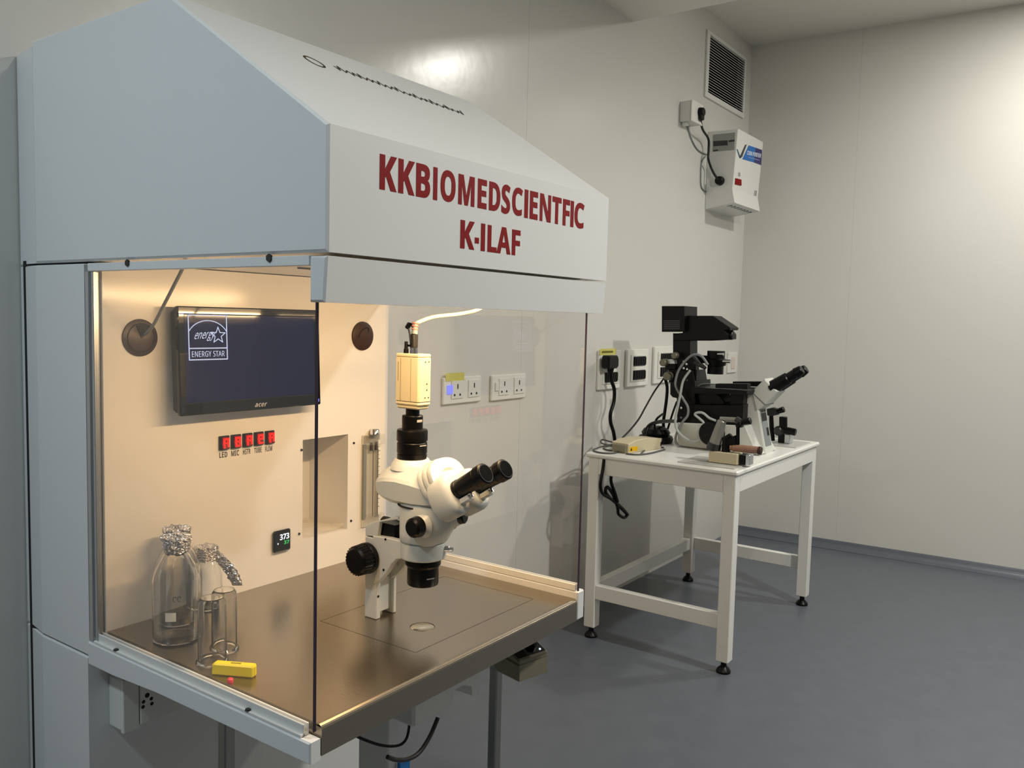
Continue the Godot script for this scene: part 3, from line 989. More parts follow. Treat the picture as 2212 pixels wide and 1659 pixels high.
	# screen on the back panel
	monitor()
	# cable from the left grommet
	var g0 := Vector3(0.118, 1.465, ZB + 0.008)
	var g2 := hz(402, 584, 0.62)
	tag(obj("screen_cable", mb().tube([g0, g0.lerp(g2, 0.12) + Vector3(0, 0, 0.01), g0.lerp(g2, 0.5), Vector3(g2.x, HB, g2.z)], 0.0038, 10), M.grey_cable), "thin grey cable rising from the brown grommet beside the screen", "cable")

func monitor() -> void:
	var z1 := 0.437
	var a := hz(396, 668, z1)
	var b := hz(694, 671, z1)
	var y0 := hz(396, 903, z1).y
	var x0 := 0.1745
	var x1 := 0.609
	var yb := 1.270
	var yt := 1.531
	var t := thing("monitor", "flat black monitor mounted on the back panel showing a star logo", "monitor", Vector3((x0 + x1) / 2, yb, ZB))
	obj("mount", mb().box(Vector3(0.33, 1.34, ZB), Vector3(0.45, 1.46, ZB + 0.018)), M.black_matt, t)
	obj("housing", mb().box(Vector3(x0 + 0.006, yb + 0.006, ZB + 0.016), Vector3(x1 - 0.006, yt - 0.006, z1 - 0.012), 0.008), M.black_matt, t)
	var bz := mb()
	bz.box(Vector3(x0, yb, z1 - 0.014), Vector3(x1, yb + 0.030, z1), 0.003)
	bz.box(Vector3(x0, yt - 0.020, z1 - 0.014), Vector3(x1, yt, z1), 0.003)
	bz.box(Vector3(x0, yb + 0.026, z1 - 0.014), Vector3(x0 + 0.019, yt - 0.016, z1), 0.003)
	bz.box(Vector3(x1 - 0.019, yb + 0.026, z1 - 0.014), Vector3(x1, yt - 0.016, z1), 0.003)
	var bezel := obj("bezel", bz, M.black_gloss, t, "glossy black bezel")
	var sc := obj("screen", mb().box(Vector3(x0 + 0.017, yb + 0.028, z1 - 0.008), Vector3(x1 - 0.017, yt - 0.018, z1 - 0.003)), M.screen, t, "dark blue lit screen")
	letters("maker_mark", "acer", mat(Color(0.85, 0.85, 0.84), 0.3, 0.6), bezel, Vector3(0.386, yb + 0.0075, z1), Vector3(0.036, 0, 0), Vector3(0.003, 0.0095, 0), 0.0006)
	obj("power_light", mb().box(Vector3(x1 - 0.010, yb + 0.008, z1), Vector3(x1 - 0.008, yb + 0.016, z1 + 0.0005)), M.led_blue, bezel)
	t.rotation_degrees.x = -2.4
	# the mark on the screen: square, arc, star, script and a line of capitals
	var z := z1 - 0.003
	var q0 := hz(412, 780, z)
	var q1 := hz(494, 684, z)
	var fx := func(u: float) -> float: return lerpf(q0.x, q1.x, u)
	var fy := func(v: float) -> float: return lerpf(q0.y, q1.y, v)
	var dz := 0.0006
	var lw := 0.0026
	var mk := mb()
	mk.stroke(PackedVector2Array([Vector2(q0.x, q0.y), Vector2(q1.x, q0.y), Vector2(q1.x, q1.y), Vector2(q0.x, q1.y)]), lw, z, dz, true)
	mk.stroke(PackedVector2Array([Vector2(q0.x, fy.call(0.255)), Vector2(q1.x, fy.call(0.255))]), lw, z, dz)
	var arc := PackedVector2Array()
	for i in 15:
		var aa := deg_to_rad(lerp(152.0, 28.0, i / 14.0))
		arc.append(Vector2(fx.call(0.5 + cos(aa) * 0.56), fy.call(0.42 + sin(aa) * 0.46)))
	mk.stroke(arc, lw * 0.8, z, dz)
	var star := PackedVector2Array()
	for i in 10:
		var rr := 0.20 if i % 2 == 0 else 0.085
		var aa := PI / 2 + TAU * i / 10
		star.append(Vector2(fx.call(0.765 + cos(aa) * rr), fy.call(0.545 + sin(aa) * rr * 0.95)))
	mk.stroke(star, lw * 0.8, z, dz, true)
	obj("screen_mark", mk, M.screen_mark, sc)
	letters("screen_lettering", "energy", M.screen_mark, sc, Vector3(fx.call(0.10), fy.call(0.395), z), Vector3(fx.call(0.62) - fx.call(0.10), 0.003, 0), Vector3(0.010, (q1.y - q0.y) * 0.21, 0), dz, 400)
	letters("screen_lettering", "ENERGY STAR", M.screen_mark, sc, Vector3(fx.call(0.07), fy.call(0.065), z), Vector3(fx.call(0.93) - fx.call(0.07), 0, 0), Vector3(0, (q1.y - q0.y) * 0.125, 0), dz, 400)

# ------------------------------------------------------------------ stereo microscope
func ell(c: Vector3, ax: Vector3, ay: Vector3, n := 28, pw := 1.0) -> PackedVector3Array:
	var o := PackedVector3Array()
	for i in n:
		var a := TAU * i / n
		var x := cos(a)
		var y := sin(a)
		if pw != 1.0:
			x = signf(x) * pow(absf(x), pw)
			y = signf(y) * pow(absf(y), pw)
		o.append(c + ax * x + ay * y)
	return o

func stereo_microscope() -> void:
	var ax := 0.503
	var az := 0.915
	var t := thing("stereo_microscope", "white stereo microscope with black eyepieces and a cream camera on top", "microscope", Vector3(ax, HW, 0.82))
	var X := Vector3.RIGHT
	var Y := Vector3.UP
	var Zv := Vector3.BACK
	# post
	var xl := 0.467
	var xr := 0.539
	var po := mb()
	po.box(Vector3(xl, HW, 0.757), Vector3(xl + 0.016, 0.982, 0.797), 0.002)
	po.box(Vector3(xr - 0.012, HW, 0.757), Vector3(xr, 0.982, 0.797), 0.002)
	po.box(Vector3(xl + 0.014, HW + 0.012, 0.757), Vector3(xr - 0.010, 1.010, 0.787), 0.001)
	obj("post", po, M.scope, t, "white channel-shaped post")
	for q in [[0.4735, 0.838, 0.797], [0.515, 0.880, 0.787]]:
		obj("screw", mb().cyl(Vector3(q[0], q[1], q[2] - 0.001), Vector3(q[0], q[1], q[2] + 0.0015), 0.003, 0.003, 10), M.black, t)
	# sloping bracket on top of the post and the dark rack behind it
	obj("post_head", mb().prism(sp([789, 1136, 806, 1128, 835, 1121, 860, 1117, 860, 1122, 820, 1128, 815, 1159, 789, 1157], xl), "x", xl, xl + 0.012, 0.001), M.scope, t)
	obj("post_head", mb().prism(sp([789, 1136, 806, 1128, 835, 1121, 860, 1117, 860, 1122, 820, 1128, 815, 1159, 789, 1157], xl), "x", xr - 0.012, xr, 0.001), M.scope, t)
	obj("rack", mb().box(Vector3(xl + 0.014, 0.985, 0.789), Vector3(xr - 0.014, 1.020, 0.842), 0.001), M.black, t)
	# focusing arm with its fork and ring
	var arm := sp([806, 1157, 840, 1162, 880, 1172, 882, 1207, 858, 1208, 846, 1220, 836, 1238, 822, 1254, 808, 1262], xl)
	var ar := mb()
	ar.prism(arm, "x", xl - 0.002, xl + 0.015, 0.002)
	ar.prism(arm, "x", xr - 0.015, xr + 0.002, 0.002)
	var web := PackedVector2Array()
	for p in arm: web.append(Vector2(p.x, p.y if p.y < 0.955 else 0.955))
	ar.box(Vector3(xl + 0.01, 0.905, 0.797), Vector3(xr - 0.01, 0.965, 0.815), 0.001)
	ar.box(Vector3(xl + 0.01, 0.952, 0.81), Vector3(xr - 0.01, 0.962, 0.89))
	obj("arm", ar, M.scope, t, "white focusing arm")
	for p in [[833, 1165], [884, 1189], [829, 1231]]:
		var q := hx(p[0], p[1], xl - 0.002)
		obj("screw", mb().cyl(Vector3(xl - 0.001, q.y, q.z), Vector3(xl - 0.0035, q.y, q.z), 0.0028, 0.0028, 10), M.black, t)
	var A := Transform3D(Basis(), Vector3(ax, 0, az))
	obj("ring_holder", mb().lathe([Vector2(0.030, 0.952), Vector2(0.052, 0.952), Vector2(0.0545, 0.955), Vector2(0.0545, 0.990), Vector2(0.052, 0.993), Vector2(0.030, 0.993)], A, 40, true), M.scope, t)
	var sd := (Vector3(0.35, 0, 0.94)).normalized()
	var sc0 := Vector3(ax, 0.977, az) + sd * 0.052
	obj("clamp_screw", mb().cyl(sc0, sc0 + sd * 0.014, 0.008, 0.007, 14, 0.001).cyl(sc0 + sd * 0.014, sc0 + sd * 0.022, 0.005, 0.005, 12), M.chrome, t)
	# focus knobs
	for s in [-1.0, 1.0]:
		var kx := xl - 0.002 if s < 0 else xr + 0.002
		var k0 := Vector3(kx, 0.932, 0.772)
		var kb := mb().cyl(k0, k0 + X * s * 0.016, 0.038, 0.038, 32, 0.003)
		kb.cyl(k0 + X * s * 0.014, k0 + X * s * 0.048, 0.036, 0.034, 32, 0.005)
		for i in 26:
			var a := TAU * i / 26
			var dv := Vector3(0, cos(a), sin(a))
			kb.cyl(k0 + dv * 0.0355 + X * s * 0.016, k0 + dv * 0.034 + X * s * 0.043, 0.0022, 0.0022, 5)
		obj("focus_knob", kb, M.black, t, "ribbed black focus knob")
	# objective
	obj("objective", mb().lathe([Vector2(0, 0.893), Vector2(0.030, 0.893), Vector2(0.031, 0.887), Vector2(0.036, 0.887), Vector2(0.0375, 0.890), Vector2(0.0375, 0.928), Vector2(0.0375, 0.930), Vector2(0.0425, 0.936), Vector2(0.0425, 0.954), Vector2(0, 0.954)], A, 40), M.black, t, "black objective lens barrel")
	obj("objective_print", mb().box(Vector3(-0.010, 0.907, 0.0371), Vector3(0.010, 0.9095, 0.0378), 0.0, Transform3D(Basis(Vector3.UP, -0.35), Vector3(ax, 0, az))), M.label_grey, t)
	# zoom body
	var rb := []
	for q in [[0.990, 0.050, 0.052, 0.0], [0.998, 0.054, 0.056, 0.002], [1.012, 0.056, 0.061, 0.006], [1.035, 0.0575, 0.067, 0.012], [1.060, 0.0575, 0.069, 0.013], [1.082, 0.0565, 0.066, 0.008], [1.090, 0.054, 0.062, 0.004]]:
		rb.append(ell(Vector3(ax, q[0], az + q[3]), X * q[1], Zv * q[2], 40, 0.85))
	var body := obj("zoom_body", mb().loft(rb), M.scope, t, "white zoom body")
	obj("seam_ring", mb().lathe([Vector2(0.050, 0.9925), Vector2(0.0553, 0.9925), Vector2(0.0553, 0.9945), Vector2(0.050, 0.9945)], A, 40, true), M.grey, body)
	# zoom knobs on both flanks
	for s in [-1.0, 1.0]:
		var k1 := Vector3(ax + s * 0.046, 1.043, az + 0.038)
		obj("knob_neck", mb().cyl(k1, k1 + X * s * 0.016, 0.030, 0.022, 28, 0.002), M.scope, body)
		obj("zoom_knob", mb().cyl(k1 + X * s * 0.012, k1 + X * s * 0.040, 0.0245, 0.0225, 28, 0.005), M.black, t, "black zoom knob")
	# front nose with the printed neck and knurled black end
	var nb := Vector3(ax + 0.018, 1.056, az + 0.060)
	var nd := Vector3(0.25, 0.14, 0.95).normalized()
	obj("nose", mb().cyl(nb - nd * 0.01, nb + nd * 0.030, 0.034, 0.022, 28, 0.003), M.scope, body)
	obj("nose_knob", mb().cyl(nb + nd * 0.028, nb + nd * 0.044, 0.0195, 0.0185, 24, 0.003), M.black, body)
	letters("nose_print", "OLYMPUS", M.print, body, nb + nd * 0.004 + Vector3(-0.0225, 0.004, 0.010), nd * 0.026, Vector3(0.0, 0.0055, 0), 0.001)
	# head: lemon-shaped rear body turning into the binocular front
	var rh := []
	for q in [[0.772, 0.010, 1.117, 1.113, 1.109, 1.106], [0.778, 0.022, 1.127, 1.117, 1.106, 1.099], [0.790, 0.037, 1.141, 1.122, 1.102, 1.091], [0.810, 0.051, 1.158, 1.130, 1.097, 1.084], [0.840, 0.061, 1.173, 1.137, 1.094, 1.080], [0.880, 0.066, 1.181, 1.141, 1.092, 1.078], [0.925, 0.065, 1.183, 1.138, 1.091, 1.078], [0.960, 0.059, 1.181, 1.132, 1.092, 1.081], [0.985, 0.050, 1.176, 1.130, 1.096, 1.086]]:
		var w: float = q[1]
		var half := [Vector2(w * 0.18, q[2]), Vector2(w * 0.58, q[2] - (q[2] - q[3]) * 0.22), Vector2(w * 0.93, q[3] + 0.004), Vector2(w, q[3] - 0.004), Vector2(w * 0.93, q[4]), Vector2(w * 0.60, q[5])]
		var ring := PackedVector3Array()
		for p in half: ring.append(Vector3(ax + p.x, p.y, q[0]))
		for k in range(half.size() - 1, -1, -1): ring.append(Vector3(ax - half[k].x, half[k].y, q[0]))
		rh.append(ring)
	var head := obj("head", mb().loft_strips(rh), M.scope, t, "white angular trinocular head")
	obj("head_seam", mb().lathe([Vector2(0.048, 1.0785), Vector2(0.0600, 1.0785), Vector2(0.0600, 1.0815), Vector2(0.048, 1.0815)], Transform3D(Basis(), Vector3(ax, 0, az - 0.004)), 40, true), M.black_matt, head)
	# ribbed sleeve between the head and the prism housings
	var nrm := Vector3(0, sin(deg_to_rad(31)), cos(deg_to_rad(31)))
	var upv := X.cross(nrm) * -1.0
	if upv.y < 0: upv = -upv
	var base := Vector3(ax, 1.129, 0.955)
	for i in 3:
		var cc := base + nrm * (0.004 + i * 0.015)
		obj("collar", mb().loft([ell(cc, X * (0.064 - i * 0.002), upv * (0.053 - i * 0.001), 40, 0.8), ell(cc + nrm * 0.004, X * (0.066 - i * 0.002), upv * (0.055 - i * 0.001), 40, 0.8), ell(cc + nrm * 0.012, X * (0.064 - i * 0.002), upv * (0.053 - i * 0.001), 40, 0.8)]), M.scope, head)
	for s in [-1.0, 1.0]:
		# drum-shaped prism housing and its eyepiece
		var hb := Vector3(ax + s * 0.037, 1.118, 1.021)
		var dr := []
		for q in [[-0.034, 0.030, 0.044], [-0.026, 0.035, 0.051], [0.014, 0.035, 0.052], [0.022, 0.034, 0.050], [0.029, 0.030, 0.046], [0.031, 0.026, 0.040]]:
			dr.append(ell(hb + nrm * q[0], X * q[1], upv * q[2], 36, 0.85))
		var hs := obj("prism_housing", mb().loft(dr), M.scope, t, "rounded white prism housing")
		var e0 := hb + nrm * 0.026 + upv * (0.004)
		var ey := mb().cyl(e0, e0 + nrm * 0.016, 0.0215, 0.0215, 32, 0.002)
		ey.cyl(e0 + nrm * 0.014, e0 + nrm * 0.074, 0.0205, 0.0225, 32, 0.002)
		ey.cyl(e0 + nrm * 0.072, e0 + nrm * 0.098, 0.0245, 0.0245, 32, 0.003)
		var ep := obj("eyepiece", ey, M.black, t, "black rubber-rimmed eyepiece")
		obj("eye_lens", mb().cyl(e0 + nrm * 0.0975, e0 + nrm * 0.0986, 0.019, 0.019, 28), M.black_gloss, ep)
		obj("clamp", mb().box(Vector3(-0.010, -0.014, -0.010), Vector3(0.010, 0.0, 0.018), 0.003, Transform3D(Basis(X, upv, nrm), e0 - upv * 0.022 + nrm * 0.014)), M.scope, hs)
		obj("clamp_screw", mb().cyl(e0 - upv * 0.020 + nrm * 0.036, e0 - upv * 0.031 + nrm * 0.036, 0.0035, 0.0045, 12), M.chrome, hs)
	# photo tube and camera
	var tz := az - 0.041
	var T := Transform3D(Basis(), Vector3(ax, 0, tz))
	obj("tube_mount", mb().lathe([Vector2(0, 1.160), Vector2(0.052, 1.160), Vector2(0.048, 1.172), Vector2(0.040, 1.184), Vector2(0, 1.184)], T, 36), M.scope, head)
	obj("photo_tube", mb().lathe([Vector2(0, 1.182), Vector2(0.0350, 1.182), Vector2(0.0355, 1.195), Vector2(0.0340, 1.196), Vector2(0.0340, 1.198), Vector2(0.0360, 1.199), Vector2(0.0360, 1.222), Vector2(0.0345, 1.224), Vector2(0.0345, 1.227), Vector2(0.0370, 1.228), Vector2(0.0370, 1.250), Vector2(0.0355, 1.254), Vector2(0.0250, 1.256), Vector2(0.0250, 1.286), Vector2(0.0235, 1.288), Vector2(0.0165, 1.289), Vector2(0.0165, 1.306), Vector2(0, 1.306)], T, 40), M.black, t, "stepped black photo tube")
	obj("tube_print", mb().box(Vector3(-0.008, 1.273, 0.0245), Vector3(0.008, 1.279, 0.0253), 0.0, Transform3D(Basis(Vector3.UP, -0.10), Vector3(ax, 0, tz))), M.label_grey, t)
	obj("tube_print", mb().box(Vector3(-0.008, 1.217, 0.0355), Vector3(0.012, 1.2195, 0.0364), 0.0, Transform3D(Basis(Vector3.UP, -0.10), Vector3(ax, 0, tz))), M.label_grey, t)
	var cb := PackedVector2Array([Vector2(-0.0225, -0.034), Vector2(-0.0185, -0.038), Vector2(0.0185, -0.038), Vector2(0.0225, -0.034), Vector2(0.0225, 0.034), Vector2(0.0185, 0.038), Vector2(-0.0185, 0.038), Vector2(-0.0225, 0.034)])
	for i in cb.size(): cb[i] += Vector2(ax, tz)
	var cbs := PackedVector2Array()
	for p in cb: cbs.append(Vector2(ax, tz) + (p - Vector2(ax, tz)) * 0.90)
	var cam := obj("camera_body", mb().prism(cb, "y", 1.322, 1.426, 0.001), M.beige, t, "cream box camera")
	obj("camera_cap", mb().prism(cb, "y", 1.4265, 1.4345, 0.002), M.beige, cam)
	obj("camera_base", mb().prism(cb, "y", 1.3125, 1.3215, 0.003).prism(cbs, "y", 1.304, 1.313, 0.003), M.beige, cam)
	for q in [[0.006, 1.416], [0.018, 1.416], [0.006, 1.332], [0.018, 1.332], [0.012, 1.350], [0.012, 1.364]]:
		obj("screw", mb().cyl(Vector3(ax + q[0] - 0.006, q[1], tz + 0.0378), Vector3(ax + q[0] - 0.006, q[1], tz + 0.0386), 0.0018, 0.0018, 10), M.dark_metal, cam)
	obj("groove", mb().box(Vector3(ax - 0.0229, 1.324, tz - 0.020), Vector3(ax - 0.0222, 1.424, tz - 0.0185)).box(Vector3(ax - 0.0229, 1.324, tz + 0.012), Vector3(ax - 0.0222, 1.424, tz + 0.0132)), M.beige_grey, cam)
	obj("camera_print", mb().box(Vector3(ax - 0.0231, 1.370, tz - 0.0280), Vector3(ax - 0.0222, 1.415, tz - 0.0262)), M.beige_grey, cam)
	# connectors and their short leads on top
	var co := Vector3(ax, 1.4345, tz + 0.002)
	obj("connector", mb().cyl(co, co + Y * 0.014, 0.0095, 0.0085, 16), M.chrome, cam)
	obj("plug", mb().cyl(co + Y * 0.014, co + Y * 0.046, 0.0085, 0.0085, 16, 0.001), M.dark_metal, cam)
	obj("strain_relief", mb().cyl(co + Y * 0.046, co + Vector3(0.004, 0.070, 0.0), 0.0075, 0.0055, 12), M.grey, cam)
	var red := mb()
	for i in 3: red.cyl(co + Vector3(0.001 + i * 0.001, 0.056 + i * 0.007, 0), co + Vector3(0.0015 + i * 0.001, 0.059 + i * 0.007, 0), 0.0082, 0.0082, 12)
	obj("red_bands", red, mat(Color(0.75, 0.40, 0.36), 0.5), cam)
	var c2 := Vector3(ax - 0.004, 1.4345, tz - 0.020)
	obj("small_plug", mb().cyl(c2, c2 + Y * 0.010, 0.006, 0.006, 12).cyl(c2 + Y * 0.010, c2 + Y * 0.028, 0.0045, 0.004, 12).box(c2 + Vector3(-0.002, 0.016, 0), c2 + Vector3(0.002, 0.021, 0.014)), M.black, cam)
	obj("lead", mb().tube([c2 + Vector3(0.0, 0.012, 0.016), c2 + Vector3(0.0, 0.040, 0.012), c2 + Vector3(0, 0.066, 0.006), c2 + Vector3(0.001, 0.070, 0.014), c2 + Vector3(0.001, 0.062, 0.018)], 0.0022, 8).cyl(c2 + Vector3(0.0, 0.060, 0.002), c2 + Vector3(0.0, 0.070, 0.010), 0.006, 0.006, 10), M.black, cam)
	var ca := co + Vector3(0.004, 0.070, 0)
	var cb3 := hz(1000, 677, 0.95)
	var cc3 := hz(1040, 664, 1.0)
	tag(obj("camera_cable", mb().tube([ca, ca + Vector3(0.014, 0.007, 0.004), hz(940, 684, 0.90), cb3, cc3, cc3 + Vector3(0.04, 0.05, 0.01)], 0.0045, 10), M.cream_cable), "thick cream cable running from the cream camera up behind the front panel", "cable")

# ------------------------------------------------------------------ things on the back wall
func socket_plate(at: Vector3, w: float, h: float, label: String, sticker: bool) -> Node3D:
	var t := thing("data_socket_plate", label, "socket", at)
	loc("plate", mb().box(Vector3(-w / 2, -h / 2, 0), Vector3(w / 2, h / 2, 0.018), 0.004), M.plastic_white, t)
	loc("inner_frame", mb().box(Vector3(-w * 0.36, -h * 0.36, 0.018), Vector3(w * 0.36, h * 0.36, 0.024), 0.002), M.plastic_white, t)
	for s in [-1.0, 1.0]:
		var y: float = s * h * 0.185
		var md := loc("module", mb().box(Vector3(-w * 0.27, y - h * 0.125, 0.023), Vector3(w * 0.27, y + h * 0.125, 0.030), 0.001), M.black, t)
		var rb := mb()
		for i in 7:
			var x: float = lerp(-w * 0.24, w * 0.24, i / 6.0)
			rb.box(Vector3(x - w * 0.02, y - h * 0.10, 0.030), Vector3(x + w * 0.02, y + h * 0.10, 0.034))
		loc("ridges", rb, M.black_matt, md)
	if sticker:
		var s2 := loc("sticker", mb().box(Vector3(-w * 0.50, h * 0.38, 0.0182), Vector3(w * 0.24, h * 0.54, 0.0192)), M.label_yellow, t)
		loc("print", mb().box(Vector3(-w * 0.42, h * 0.43, 0.0192), Vector3(w * 0.10, h * 0.485, 0.0195)), M.label_olive, s2)
	return t

func power_plate(at: Vector3, w: float, h: float, label: String, lit: bool) -> void:
	var t := thing("power_socket_plate", label, "socket", at)
	loc("plate", mb().box(Vector3(-w / 2, -h / 2, 0), Vector3(w / 2, h / 2, 0.014), 0.004), M.plastic_white, t)
	for s in [-1.0, 1.0]:
		var cx: float = s * w * 0.22 + w * 0.06
		var md := loc("outlet", mb().box(Vector3(cx - w * 0.15, -h * 0.30, 0.014), Vector3(cx + w * 0.15, h * 0.36, 0.018), 0.001), M.plastic_white, t)
		var ho := mb()
		ho.box(Vector3(cx - 0.003, h * 0.06, 0.018), Vector3(cx + 0.003, h * 0.24, 0.0188))
		for q in [-0.020, 0.016]:
			ho.cyl(Vector3(cx + q, -h * 0.16, 0.018), Vector3(cx + q, -h * 0.16, 0.0188), 0.005, 0.005, 12)
		loc("pin_holes", ho, M.black_matt, md)
	if lit:
		loc("indicator_switch", mb().box(Vector3(-w * 0.42, -h * 0.12, 0.014), Vector3(-w * 0.28, h * 0.22, 0.019), 0.002), M.led_blue, t)
		loc("sticker", mb().box(Vector3(-w * 0.46, h * 0.36, 0.0142), Vector3(w * 0.02, h * 0.66, 0.0152)), M.label_yellow, t)
	else:
		loc("switch_rocker", mb().box(Vector3(-w * 0.42, -h * 0.12, 0.014), Vector3(-w * 0.32, h * 0.22, 0.019), 0.002), M.plastic_white, t)

func wall_things() -> void:
	# ventilation grille
	var x0 := 4.150
	var x1 := 4.832
	var y0 := 2.962
	var y1 := 3.374
	var v := thing("air_grille", "white wall ventilation grille with dark horizontal slots near the ceiling corner", "vent", Vector3((x0 + x1) / 2, y0, 0))
	var f := 0.034
	var fr := mb()
	fr.box(Vector3(x0, y0, 0), Vector3(x1, y0 + f, 0.014), 0.002).box(Vector3(x0, y1 - f * 0.6, 0), Vector3(x1, y1, 0.014), 0.002)
	fr.box(Vector3(x0, y0 + f, 0), Vector3(x0 + f * 1.2, y1 - f * 0.6, 0.014), 0.002).box(Vector3(x1 - f * 0.6, y0 + f, 0), Vector3(x1, y1 - f * 0.6, 0.014), 0.002)
	obj("frame", fr, M.white, v)
	var ns := 21
	for i in ns:
		var y: float = lerp(y0 + f + 0.014, y1 - f * 0.6 - 0.010, i / float(ns - 1))
		obj("slat", mb().prism(PackedVector2Array([Vector2(-0.004, y + 0.0055), Vector2(0.013, y - 0.0045), Vector2(0.013, y - 0.0020), Vector2(-0.004, y + 0.0075)]), "x", x0 + f * 1.2, x1 - f * 0.6), M.white, v)
	# high socket box with plug
	var bx := 3.805
	var by := 2.735
	var bt := 2.855
	var dz := hx(1496, 222, bx).z
	var x2 := hz(1519, 232, dz).x
	var hb := thing("socket_box", "small white socket box high on the wall beside the air purifier", "socket", Vector3((bx + x2) / 2, by, 0))
	obj("box", mb().box(Vector3(bx, by, 0), Vector3(x2, bt, dz - 0.01), 0.004), M.plastic_white, hb)
	obj("face_plate", mb().box(Vector3(bx - 0.004, by - 0.003, dz - 0.01), Vector3(x2 + 0.004, bt + 0.003, dz), 0.003), M.plastic_white, hb)
	obj("drain_stub", mb().box(Vector3(bx + 0.02, by - 0.02, 0.01), Vector3(bx + 0.05, by, 0.04), 0.002), M.plastic_white, hb)
	var pc := hz(1511, 243, dz)
	# air purifier
	var px := 4.245
	var prof := sp([1537, 283, 1595, 278, 1589, 345, 1583, 407, 1588, 438, 1534, 452, 1529, 408, 1533, 345], px)
	var zmin := 0.0
	var zs := []
	for p in prof: zs.append(p.x)
	var zfr: float = prof[1].x
	for i in prof.size():
		if i == 0 or i >= 5: prof[i].x = 0.0
	var pxr := hz(1649, 303, zfr).x
	var pu := thing("air_purifier", "white wall-mounted air purifier box with blue sticker and red switch", "air purifier", Vector3((px + pxr) / 2, 2.28, 0))
	var body := obj("body", mb().prism(prof, "x", px, pxr, 0.004), M.white, pu)
	# print on the blank flank
	var side := func(u: float, w: float) -> Vector3: return hx(u, w, px - 0.0008)
	var lb: Array = []
	for q in [["label_sheet", M.label_grey, [1540, 291, 1588, 286, 1586, 324, 1539, 328]], ["display", M.label_dark, [1541, 305, 1572, 303, 1572, 314, 1541, 316]], ["dark_print", M.label_dark, [1574, 303, 1587, 301.5, 1587, 305.5, 1574, 307]], ["dark_print", M.label_dark, [1541, 324, 1551, 323, 1551, 326, 1541, 327]]]:
		var b := mb()
		var off: float = 0.0006 if q[0] == "label_sheet" else 0.0012
		b.prism(sp(q[2], px), "x", px - off, px + 0.001)
		obj(q[0], b, q[1], body)
	var bl := hz(1604, 316, zfr)
	var bt2 := hz(1645, 342, zfr)
	var za := lerpf(prof[1].x, prof[2].x, 0.6)
	var fa := func(u: float, w: float) -> Vector3:
		# on the leaning front face
		var a := Vector3(px, prof[1].y, prof[1].x)
		var b2 := Vector3(px, prof[3].y, prof[3].x)
		var n := Vector3.RIGHT.cross(b2 - a).normalized()
		var r := ray(u, w)
		return CP + r * ((a - CP).dot(n) / r.dot(n))
	var fn := Vector3(0, prof[3].y - prof[1].y, prof[3].x - prof[1].x).normalized()
	var nz := Vector3.RIGHT.cross(fn).normalized()
	if nz.z < 0: nz = -nz
	var quad := func(px8: Array, m: Material, called: String, lift: float, par: Node3D) -> MeshInstance3D:
		var b := mb()
		var r0 := PackedVector3Array()
		var r1 := PackedVector3Array()
		for i in range(0, px8.size(), 2):
			var p: Vector3 = fa.call(px8[i], px8[i + 1])
			r0.append(p - nz * 0.002)
			r1.append(p + nz * lift)
		b.loft([r0, r1], false)
		return obj(called, b, m, par)
	var st: MeshInstance3D = quad.call([1617, 314, 1632, 319, 1628, 351, 1603, 344], M.blue, "sticker", 0.0012, body)
	quad.call([1632, 319, 1646, 324, 1644, 357, 1628, 351], M.navy, "sticker", 0.0012, body)
	var s0: Vector3 = fa.call(1613, 334)
	var s1: Vector3 = fa.call(1643, 341)
	var s2: Vector3 = fa.call(1614, 325)
	letters("sticker_print", "CODA PURIFIER", mat(Color(0.92, 0.94, 0.98), 0.5), st, s0 + nz * 0.0012, s1 - s0, s2 - s0, 0.0012)
	quad.call([1616, 339, 1640, 345.5, 1640, 347, 1616, 340.5], mat(Color(0.55, 0.62, 0.85), 0.5), "sticker_print", 0.002, body)
	quad.call([1609, 313, 1613, 312, 1603, 339, 1599, 342, 1597, 340], M.label_dark, "tick_mark", 0.0012, body)
	quad.call([1591, 323, 1593, 322, 1599, 338, 1599, 342, 1597, 342], M.teal, "tick_mark", 0.0012, body)
	quad.call([1588, 385, 1600, 388, 1600, 401, 1587, 398], M.red, "power_switch", 0.006, body)
	quad.call([1594, 372, 1598, 373, 1598, 381, 1594, 380], M.chrome, "key_lock", 0.004, body)
	quad.call([1629, 411, 1634, 412, 1633, 423, 1628, 422], M.chrome, "door_lock", 0.004, body)
	var bo := mb()
	var by2 := (prof[4].y + prof[5].y) * 0.5
	for i in 7:
		bo.box(Vector3(lerpf(px + 0.05, pxr - 0.06, i / 6.0), prof[4].y - 0.012, 0.04), Vector3(lerpf(px + 0.05, pxr - 0.06, i / 6.0) + 0.012, prof[4].y + 0.001, prof[4].x - 0.04))
	obj("outlet_grille", bo, M.grey, body)
	var inl := hx(1556, 391, px)
	var pl := obj("plug", mb().cyl(pc, pc + Vector3(0, 0, 0.03), 0.030, 0.026, 20, 0.004).box(pc + Vector3(-0.02, -0.045, 0.004), pc + Vector3(0.02, 0.0, 0.026), 0.004), M.black)
	tag(pl, "black power plug in the small high socket box", "plug")
	var iv := obj("inlet_plug", mb().cyl(inl + Vector3(0.0, 0, 0), inl + Vector3(-0.035, 0, 0), 0.030, 0.026, 20, 0.004), M.black)
	tag(iv, "black plug in the flank of the air purifier", "plug")
	var pth := [pc + Vector3(0, -0.045, 0.016)]
	for q in [[1514, 262, 0.08], [1518, 280, 0.07], [1530, 300, 0.05], [1531, 322, 0.04], [1530, 342, 0.05]]:
		pth.append(hz(q[0], q[1], q[2]))
	for q in [[1536, 362], [1544, 378]]: pth.append(hx(q[0], q[1], px - 0.03))
	pth.append(inl + Vector3(-0.030, 0.004, 0))
